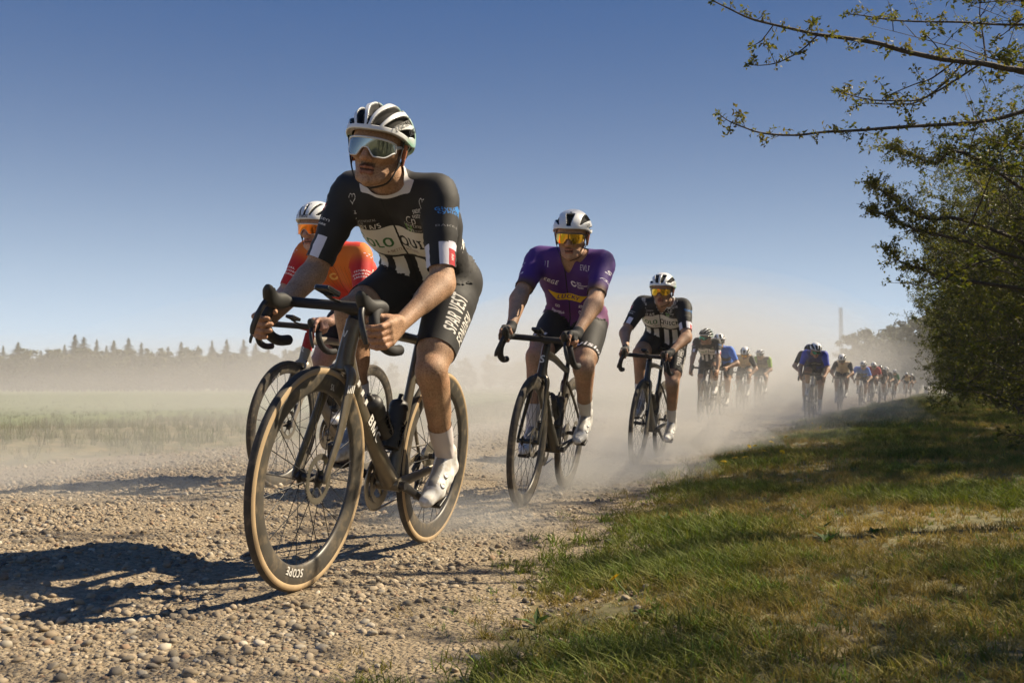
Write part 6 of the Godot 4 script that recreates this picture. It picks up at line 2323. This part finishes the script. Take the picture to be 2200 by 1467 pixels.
		for e in range(0, kd.spots.size(), step):
			var p: Vector3 = kd.spots[e]
			if q[0] < 12.0 and p.y > 2.4 and r.randf() < 0.6: continue
			if q[0] < 5.0 and r.randf() < 0.48: continue
			var k := r.randf_range(0.7, 1.3)
			var c := Color(0.150, 0.145, 0.020).lerp(Color(0.062, 0.082, 0.014), r.randf()) * k
			ls.append([Transform3D(Basis.from_euler(Vector3(r.randf() * 0.8, r.randf() * TAU, r.randf() * 0.8)).scaled(Vector3.ONE * size * r.randf_range(0.7, 1.25)), p), c])
		if i == 5:
			# a few limbs reach out to the left of the row
			for pl in [
				[Vector3(4.04, 2.04, -8.60), Vector3(3.64, 2.08, -8.60), Vector3(3.44, 2.17, -8.60), Vector3(3.30, 2.27, -8.60), Vector3(3.20, 2.35, -8.60), Vector3(3.13, 2.40, -8.60)],
				[Vector3(3.96, 1.88, -8.60), Vector3(3.60, 1.96, -8.60), Vector3(3.40, 2.04, -8.60), Vector3(3.24, 2.12, -8.60), Vector3(3.11, 2.17, -8.60)],
				[Vector3(3.87, 1.55, -8.60), Vector3(3.59, 1.64, -8.60), Vector3(3.39, 1.70, -8.60), Vector3(3.25, 1.84, -8.60)],
				[Vector3(4.06, 2.61, -8.60), Vector3(3.69, 2.57, -8.60), Vector3(3.49, 2.65, -8.60), Vector3(3.31, 2.70, -8.60)],
			]:
				var loc := [Vector3(0.0, 1.0 + 0.28 * (pl[0] as Vector3).y, 0.0)]
				for p in pl: loc.append(t.transform.affine_inverse() * (p as Vector3))
				var cp := curve_pts(loc, 6)
				var rd := []
				for e in cp.size(): rd.append(lerpf(0.022, 0.003, e / float(cp.size() - 1)))
				var bm := MB.new()
				bm.tube(cp, rd, 6, Vector3(0.2, 0.3, 1))
				for e in range(6, cp.size()):
					for z in 4:
						var o: Vector3 = cp[e]
						var tip := o + Vector3(r.randfn(), r.randfn() * 0.7 + 0.25, r.randfn()).normalized() * r.randf_range(0.05, 0.32) * (1.1 - 0.6 * e / cp.size())
						bm.tube([o, o.lerp(tip, 0.5) + Vector3(0, 0.01, 0), tip], [0.004, 0.003, 0.0015], 4, Vector3(0.2, 0.3, 1), false)
						for y in 3:
							ls.append([Transform3D(Basis.from_euler(Vector3(r.randf() * 6, r.randf() * 6, r.randf() * 6)).scaled(Vector3.ONE * r.randf_range(0.022, 0.036)), o.lerp(tip, r.randf_range(0.3, 1.05))), Color(0.16, 0.155, 0.022) * r.randf_range(0.6, 1.3)])
				part("bough", bm.mesh(), bark, t)
		scatter("crown", clusters, lm, ls, t)
	print("hedge leaves each ", kinds[0].spots.size())
	# long bare-tipped boughs reaching over the verge from a tree beyond the frame
	var boughs := [
		[[Vector3(0.768, 2.101, -3.750), Vector3(0.836, 2.071, -3.759), Vector3(0.917, 2.037, -3.768), Vector3(1.011, 2.016, -3.778), Vector3(1.111, 1.997, -3.787), Vector3(1.175, 1.985, -3.796), Vector3(1.276, 1.976, -3.805), Vector3(1.421, 1.957, -3.815), Vector3(1.529, 1.929, -3.824), Vector3(1.693, 1.898, -3.833), Vector3(1.845, 1.885, -3.842), Vector3(1.943, 1.869, -3.852), Vector3(2.012, 1.863, -3.861), Vector3(2.170, 1.831, -3.870)], 0.0025, 0.013],
		[[Vector3(1.176, 1.973, -3.780), Vector3(1.117, 1.917, -3.770), Vector3(1.053, 1.877, -3.760), Vector3(1.002, 1.855, -3.750), Vector3(0.944, 1.845, -3.740), Vector3(0.900, 1.845, -3.730)], 0.0035, 0.0015],
		[[Vector3(0.987, 1.985, -3.700), Vector3(0.960, 1.948, -3.700), Vector3(0.938, 1.923, -3.700), Vector3(0.905, 1.905, -3.700)], 0.0028, 0.0013],
		[[Vector3(2.417, 2.212, -4.300), Vector3(2.239, 2.204, -4.287), Vector3(2.098, 2.202, -4.275), Vector3(1.948, 2.207, -4.263), Vector3(1.784, 2.204, -4.250), Vector3(1.655, 2.205, -4.237), Vector3(1.562, 2.214, -4.225), Vector3(1.503, 2.218, -4.212), Vector3(1.430, 2.220, -4.200)], 0.006, 0.002],
		[[Vector3(1.767, 1.963, -4.000), Vector3(1.738, 2.047, -4.050), Vector3(1.727, 2.098, -4.100)], 0.003, 0.0015],
		[[Vector3(1.932, 1.952, -4.050), Vector3(1.807, 1.870, -4.037), Vector3(1.723, 1.820, -4.025), Vector3(1.652, 1.790, -4.013), Vector3(1.557, 1.784, -4.000), Vector3(1.481, 1.782, -3.987), Vector3(1.425, 1.786, -3.975), Vector3(1.357, 1.798, -3.962), Vector3(1.302, 1.814, -3.950)], 0.005, 0.0018],
		[[Vector3(1.860, 1.959, -4.050), Vector3(1.794, 1.879, -4.067), Vector3(1.694, 1.808, -4.083), Vector3(1.635, 1.799, -4.100), Vector3(1.555, 1.804, -4.117), Vector3(1.488, 1.812, -4.133), Vector3(1.461, 1.807, -4.150)], 0.0045, 0.0016],
		[[Vector3(1.805, 1.947, -4.000), Vector3(1.713, 1.878, -4.000), Vector3(1.648, 1.855, -4.000), Vector3(1.570, 1.823, -4.000), Vector3(1.525, 1.803, -4.000)], 0.004, 0.0015],
		[[Vector3(2.240, 1.780, -4.000), Vector3(2.073, 1.737, -3.985), Vector3(1.965, 1.703, -3.969), Vector3(1.830, 1.680, -3.954), Vector3(1.632, 1.664, -3.938), Vector3(1.499, 1.652, -3.923), Vector3(1.368, 1.638, -3.908), Vector3(1.237, 1.628, -3.892), Vector3(1.132, 1.612, -3.877), Vector3(1.040, 1.609, -3.862), Vector3(0.962, 1.615, -3.846), Vector3(0.909, 1.628, -3.831), Vector3(0.844, 1.649, -3.815), Vector3(0.798, 1.676, -3.800)], 0.009, 0.0018],
		[[Vector3(2.364, 2.321, -4.200), Vector3(2.183, 2.269, -4.175), Vector3(2.066, 2.256, -4.150), Vector3(1.953, 2.236, -4.125), Vector3(1.908, 2.236, -4.100)], 0.004, 0.0015],
		[[Vector3(2.349, 2.262, -4.300), Vector3(2.246, 2.234, -4.300), Vector3(2.180, 2.184, -4.300), Vector3(2.116, 2.135, -4.300)], 0.004, 0.0015],
	]
	var ot := base("overhanging_tree", "bough of a budding tree reaching into the sky at upper right", "tree", Transform3D(Basis(), on_ground(3.5, 4.4)))
	var ori := ot.position
	var tk := MB.new()
	smooth_tube(tk, [Vector3(0, -0.1, 0), Vector3(0.02, 0.7, 0.03), Vector3(-0.10, 1.35, 0.10), Vector3(-0.05, 2.1, 0.05), Vector3(0.1, 3.2, -0.1)], [0.085, 0.07, 0.055, 0.045, 0.015], 10)
	part("trunk", tk.mesh(), bark, ot)
	var links := [[0, Vector3(-0.08, 1.45, 0.10)], [3, Vector3(-0.05, 2.0, 0.06)], [8, Vector3(-0.10, 1.30, 0.10)], [9, Vector3(-0.04, 2.3, 0.03)], [10, Vector3(-0.04, 2.2, 0.03)]]
	var buds := []
	var bud_spot := []
	for i in 4: buds.append(leaf_cluster(240 + i, 7, 0.40))
	for i in boughs.size():
		var pts := []
		for p in boughs[i][0]: pts.append((p as Vector3) - ori)
		var ra: float = boughs[i][1]
		var rb: float = boughs[i][2]
		if i == 0:
			pts.reverse()
			var tmp := ra
			ra = rb; rb = tmp
		for l in links:
			if l[0] == i:
				pts.push_front((pts[0] as Vector3).lerp(l[1], 0.5) + Vector3(0, 0.02, 0))
				pts.push_front(l[1])
				ra *= 1.3
		var cp := curve_pts(pts, 4)
		var rad := []
		for k in cp.size(): rad.append(lerpf(ra, rb, pow(k / float(cp.size() - 1), 0.8)) * r.randf_range(0.92, 1.08))
		var bm := MB.new()
		bm.tube(cp, rad, 7, Vector3(0.2, 0.3, 1))
		# short spurs carry the buds
		for k in range(2, cp.size()):
			var a: Vector3 = cp[k - 1]
			var b: Vector3 = cp[k]
			var seg := (b - a).length()
			var cnt := int(seg / 0.020 + r.randf())
			for e in cnt:
				if r.randf() < 0.2: continue
				var o := a.lerp(b, r.randf())
				var dv := Vector3(r.randfn() * 0.7, r.randfn() * 0.8 + 0.35, r.randfn() * 0.7).normalized()
				var ln := r.randf_range(0.008, 0.045) if r.randf() < 0.8 else r.randf_range(0.05, 0.10)
				var e2 := o + dv * ln
				bm.tube([o, o.lerp(e2, 0.5) + Vector3(r.randfn(), r.randfn(), r.randfn()) * 0.003, e2], [0.0016, 0.0013, 0.0010], 4, Vector3(0.2, 0.3, 1), false)
				for z in (1 if ln < 0.04 else 3):
					bud_spot.append([Transform3D(Basis.from_euler(Vector3(r.randf() * 6, r.randf() * 6, r.randf() * 6)).scaled(Vector3.ONE * r.randf_range(0.012, 0.023)), o.lerp(e2, 1.0 - z * 0.3) + Vector3(r.randfn(), r.randfn(), r.randfn()) * 0.003), Color(0.16, 0.165, 0.03).lerp(Color(0.14, 0.09, 0.035), r.randf() * 0.6) * r.randf_range(0.75, 1.25)])
		for e in 3:
			bud_spot.append([Transform3D(Basis.from_euler(Vector3(r.randf() * 6, r.randf() * 6, r.randf() * 6)).scaled(Vector3.ONE * 0.017), cp[-1]), Color(0.16, 0.165, 0.03)])
		part("bough", bm.mesh(), bark, ot)
	scatter("crown", buds, lm, bud_spot, ot)

# ---------------------------------------------------------------- what stands far off
func conifer(sd: int) -> Array:
	var r := RandomNumberGenerator.new()
	r.seed = sd
	var tr := MB.new()
	tr.tube([Vector3(0, -0.02, 0), Vector3(0, 0.5, 0), Vector3(0, 1.0, 0)], [0.016, 0.010, 0.002], 6)
	var m := MB.new()
	var y := 0.16
	while y < 0.985:
		var t := (y - 0.16) / 0.84
		var reach := lerpf(0.36, 0.020, pow(t, 0.85)) * r.randf_range(0.75, 1.25)
		for k in 15:
			if r.randf() < 0.14: continue
			var a := r.randf() * TAU
			var d := Vector3(cos(a), 0, sin(a))
			var ln := reach * r.randf_range(0.65, 1.15)
			var o := Vector3(0, y + r.randf_range(-0.012, 0.012), 0)
			var prev := o
			for q in 4:
				var e := o + d * ln * (q + 1) / 4.0 + Vector3(0, -ln * 0.30 * (q + 1) / 4.0 + ln * 0.02 * q * q, 0)
				var w := ln * (0.26 - 0.04 * q)
				var sd2 := Vector3(-d.z, 0, d.x)
				m.col = Color.WHITE * r.randf_range(0.75, 1.25)
				m.flat_tri(prev + Vector3(0, 0.008, 0), e + sd2 * w - Vector3(0, w * 0.7, 0), e - Vector3(0, 0.002, 0))
				m.flat_tri(prev + Vector3(0, 0.008, 0), e - sd2 * w - Vector3(0, w * 0.7, 0), e - Vector3(0, 0.002, 0))
				prev = e
		y += 0.018
	return [tr.mesh(), m.mesh()]

func broadleaf(sd: int, wide: float, low: float) -> Array:
	var r := RandomNumberGenerator.new()
	r.seed = sd
	var tr := MB.new()
	var m := MB.new()
	tr.tube([Vector3(0, -0.02, 0), Vector3(0.01, 0.3, 0), Vector3(0, 0.7, 0.01)], [0.022, 0.015, 0.006], 6)
	for i in 16:
		var a := r.randf() * TAU
		var h := r.randf_range(low, 0.72)
		var e := Vector3(cos(a) * wide * r.randf_range(0.4, 0.9), h + r.randf_range(0.1, 0.28), sin(a) * wide * r.randf_range(0.4, 0.9))
		tr.tube([Vector3(0, h * 0.8, 0), e * Vector3(0.5, 1, 0.5) - Vector3(0, 0.06, 0), e], [0.008, 0.005, 0.002], 4, Vector3(0.2, 0.3, 1), false)
	for i in 58:
		var a := r.randf() * TAU
		var h := r.randf_range(low, 0.93)
		var k := sqrt(maxf(0.02, 1.0 - pow((h - 0.55) / 0.44, 2.0)))
		var c := Vector3(cos(a), 0, sin(a)) * wide * k * sqrt(r.randf()) + Vector3(0, h, 0)
		var rad := r.randf_range(0.05, 0.095)
		for q in 30:
			var d := Vector3(r.randfn(), r.randfn(), r.randfn()).normalized()
			var p := c + d * rad * pow(r.randf(), 0.4)
			var u := d.cross(Vector3(r.randfn(), r.randfn(), r.randfn())).normalized() * r.randf_range(0.016, 0.034)
			var w := u.cross(d).normalized() * r.randf_range(0.013, 0.028)
			m.col = Color.WHITE * r.randf_range(0.7, 1.3)
			m.flat_tri(p - u, p + u * 0.6 + w, p + u - w * 0.9, c)
	return [tr.mesh(), m.mesh()]

func far_tree(called: String, proto: Array, x: float, d: float, h: float, wide: float, col: StandardMaterial3D, label: String, group: String, r: RandomNumberGenerator) -> void:
	var t := base(called, label, "tree", Transform3D(Basis(Vector3.UP, r.randf() * TAU).scaled(Vector3(h * wide, h, h * wide)), on_ground(x, d)), group)
	part("trunk", proto[0], mat("far_bark", lin(0.07, 0.055, 0.045), 0.9), t)
	part("crown", proto[1], col, t)

func build_far() -> void:
	var r := RandomNumberGenerator.new()
	r.seed = 501
	var con := []
	var bro := []
	for i in 4: con.append(conifer(600 + i))
	for i in 4: bro.append(broadleaf(620 + i, 0.26, 0.10))
	var cm := []
	var bm := []
	for i in 3:
		cm.append(mat("needles_%d" % i, lin(0.030 + 0.006 * i, 0.040 + 0.006 * i, 0.020), 0.85, 0.0, {"vertex_color_use_as_albedo": true}))
		bm.append(mat("far_leaves_%d" % i, lin(0.085 + 0.03 * i, 0.095 + 0.02 * i, 0.035 + 0.01 * i), 0.85, 0.0, {"vertex_color_use_as_albedo": true}))
	# conifers whose spires stand above the wood's edge, by bearing (tan) and height
	var spires := [[-0.522, 14.0], [-0.512, 13.5], [-0.497, 13.2], [-0.486, 14.6], [-0.474, 13.4], [-0.460, 12.8], [-0.450, 13.8], [-0.440, 15.0], [-0.431, 13.6], [-0.418, 14.4], [-0.408, 13.0], [-0.401, 14.2], [-0.386, 14.6], [-0.373, 14.0], [-0.352, 12.2], [-0.346, 12.8], [-0.333, 14.4], [-0.316, 14.2], [-0.302, 14.8], [-0.287, 15.2], [-0.270, 13.0], [-0.258, 14.4], [-0.245, 14.0], [-0.228, 13.2], [-0.214, 12.6]]
	for i in spires.size():
		var q: Array = spires[i]
		var d := 300.0 + r.randf_range(-4, 10)
		far_tree("conifer", con[i % 4], q[0] * d, d, q[1] + 0.7 + r.randfn() * 1.1, r.randf_range(0.75, 1.4), cm[i % 3], "dark pointed conifer, %s spire from the left along the hazy wood" % ORDINAL[i], "conifers in the wood across the field", r)
	for i in 78:
		var q := lerpf(-0.55, -0.175, (i + r.randf() * 0.8) / 78.0)
		var d := 292.0 + r.randf_range(-4, 12)
		far_tree("broadleaf_tree", bro[i % 4], q * d, d, 8.5 + 4.2 * absf(sin(i * 0.43)) + r.randf_range(-1.0, 1.2), r.randf_range(0.95, 1.5), bm[i % 3], "pale leafy tree in the hazy wood's edge across the field", "leafy trees in the wood across the field", r)
	# scattered trees on the horizon behind the riders
	var scat := [[-0.14, 13.0], [-0.12, 12.0], [-0.095, 10.0], [-0.072, 11.0], [-0.062, 12.0], [-0.048, 14.5], [-0.040, 10.0], [-0.022, 16.0], [-0.006, 11.0], [0.006, 12.5], [0.018, 15.0], [0.028, 13.0], [0.040, 11.0]]
	for i in scat.size():
		var q: Array = scat[i]
		var d := 430.0
		far_tree("field_tree", bro[(i + 1) % 4], q[0] * d, d, q[1], r.randf_range(0.9, 1.2), bm[(i + 1) % 3], "faint round tree on the dusty horizon, %s from the left" % ORDINAL[i], "trees on the dusty horizon", r)
	# wood closing the road on the right
	var wood := [[0.342, 118.0, 7.2], [0.352, 122.0, 8.0], [0.362, 125.0, 7.6], [0.372, 112.0, 7.0], [0.381, 116.0, 7.8], [0.390, 106.0, 7.4], [0.398, 108.0, 8.2], [0.407, 100.0, 7.8], [0.416, 98.0, 8.0], [0.426, 92.0, 8.2], [0.44, 90.0, 8.5], [0.455, 95.0, 9.0]]
	for i in wood.size():
		var q: Array = wood[i]
		far_tree("wood_tree", bro[i % 4], q[0] * q[1], q[1], q[2], r.randf_range(1.0, 1.3), bm[0], "dark rounded tree, %s from the mast towards the hedge" % ORDINAL[i], "trees closing the far end of the road", r)
	# lattice mast
	var mast := base("lattice_mast", "slender steel lattice mast standing above the dust", "mast", Transform3D(Basis(), on_ground(99.4, 300.0)))
	var steelm := mat("galvanised", lin(0.16, 0.18, 0.20), 0.5, 0.3)
	var legs := []
	for k in 4:
		var a := TAU * k / 4.0 + 0.5
		var b := Vector3(cos(a), 0, sin(a)) * 0.62
		var tp := Vector3(cos(a), 0, sin(a)) * 0.50 + Vector3(0, 24.6, 0)
		legs.append([b, tp])
		var m := MB.new()
		m.tube([b, tp], [0.075, 0.065], 6)
		part("leg", m.mesh(), steelm, mast)
	for i in 17:
		var y0 := i / 17.0
		var y1 := (i + 1) / 17.0
		var br := MB.new()
		for k in 4:
			var l0: Array = legs[k]
			var l1: Array = legs[(k + 1) % 4]
			br.tube([(l0[0] as Vector3).lerp(l0[1], y0), (l1[0] as Vector3).lerp(l1[1], y1)], [0.035, 0.035], 4, Vector3(0.2, 0.1, 1), false)
			br.tube([(l0[0] as Vector3).lerp(l0[1], y1), (l1[0] as Vector3).lerp(l1[1], y1)], [0.035, 0.035], 4, Vector3(0.2, 0.1, 1), false)
		part("bracing", br.mesh(), steelm, mast)

# ---------------------------------------------------------------- dust thrown up by the wheels
func build_dust() -> void:
	# centre x, y, distance; full size across, up, along; density per metre
	var puffs := [
		# low over the road behind the front riders
		[1.2, 0, 11, 4.5, 0.9, 5, 0.154], [2.9, 0, 15.5, 6, 1.3, 7, 0.14], [4.4, 0.1, 20.5, 6.5, 1.6, 8, 0.112], [6.6, 0.1, 27, 7, 1.6, 11, 0.056], [11, 0.1, 36, 8, 1.6, 15, 0.0252], [19, 0.1, 54, 12, 2, 22, 0.0196],
		# the cloud the second group leaves hanging
		[4.6, 1.3, 30, 12, 5, 12, 0.063], [6.6, 1.5, 46, 18, 7, 22, 0.042], [10, 2, 90, 62, 11, 50, 0.0126], [30, 1.5, 92, 22, 6, 40, 0.0168],
		# drifting over the field to the left
		[-3, 0.2, 11, 8, 1.6, 7, 0.0666], [-9, 0.3, 20, 24, 2.2, 16, 0.0248], [-1, 0.5, 19, 12, 3.4, 14, 0.0343], [-30, 0, 80, 90, 8, 70, 0.0029],
		# under the wheels
		[-0.2, 0.02, 4.3, 0.8, 0.3, 0.8, 1], [0.6, 0.03, 6.8, 1.4, 0.5, 1.3, 1.375], [0.38, 0.02, 6, 0.8, 0.34, 0.9, 1.5], [0.18, 0, 5.35, 0.6, 0.16, 0.6, 1.125], [1.5, 0.04, 9.4, 1.8, 0.6, 1.6, 1.125], [1.15, 0.02, 8.4, 0.9, 0.25, 0.9, 0.875], [-0.8, 0.05, 6.9, 1.6, 0.45, 1.5, 0.625], [-2.2, 0.02, 4.9, 2, 0.34, 1, 0.5], [-3, 0.05, 6.6, 4.6, 0.5, 3.2, 0.224], [-1.75, 0.02, 2.9, 1.4, 0.16, 0.5, 0.28],
		[-2.6, 0.0, 5.6, 5.5, 0.45, 1.8, 0.1496], [0.1, 0.1, 9.0, 3.5, 0.9, 3.0, 0.14], [-1.2, 0.3, 9.0, 4.0, 1.6, 3.6, 0.0544],
	]
	var tones := {}
	var cloud := Node3D.new()
	cloud.name = numbered("dust")
	cloud.set_meta("kind", "stuff")
	cloud.set_meta("label", "pale dust hanging over the gravel road and drifting off the field")
	add_child(cloud)
	for q in puffs:
		# each puff thins outwards: three shells inside one another
		for e in [[1.0, 0.30], [0.74, 0.34], [0.46, 0.46]]:
			var v := FogVolume.new()
			v.name = "puff"
			v.shape = RenderingServer.FOG_VOLUME_SHAPE_ELLIPSOID
			v.size = Vector3(q[3], q[4], q[5]) * e[0] * 1.18
			v.position = Vector3(q[0], q[1], -q[2])
			v.rotation.y = deg_to_rad(-20.0)
			var dens: float = snappedf(q[6] * e[1] * 1.2, 0.0001)
			if not tones.has(dens):
				var m := FogMaterial.new()
				m.density = dens
				m.albedo = lin(0.99, 0.955, 0.89)
				tones[dens] = m
			v.material = tones[dens]
			cloud.add_child(v, true)
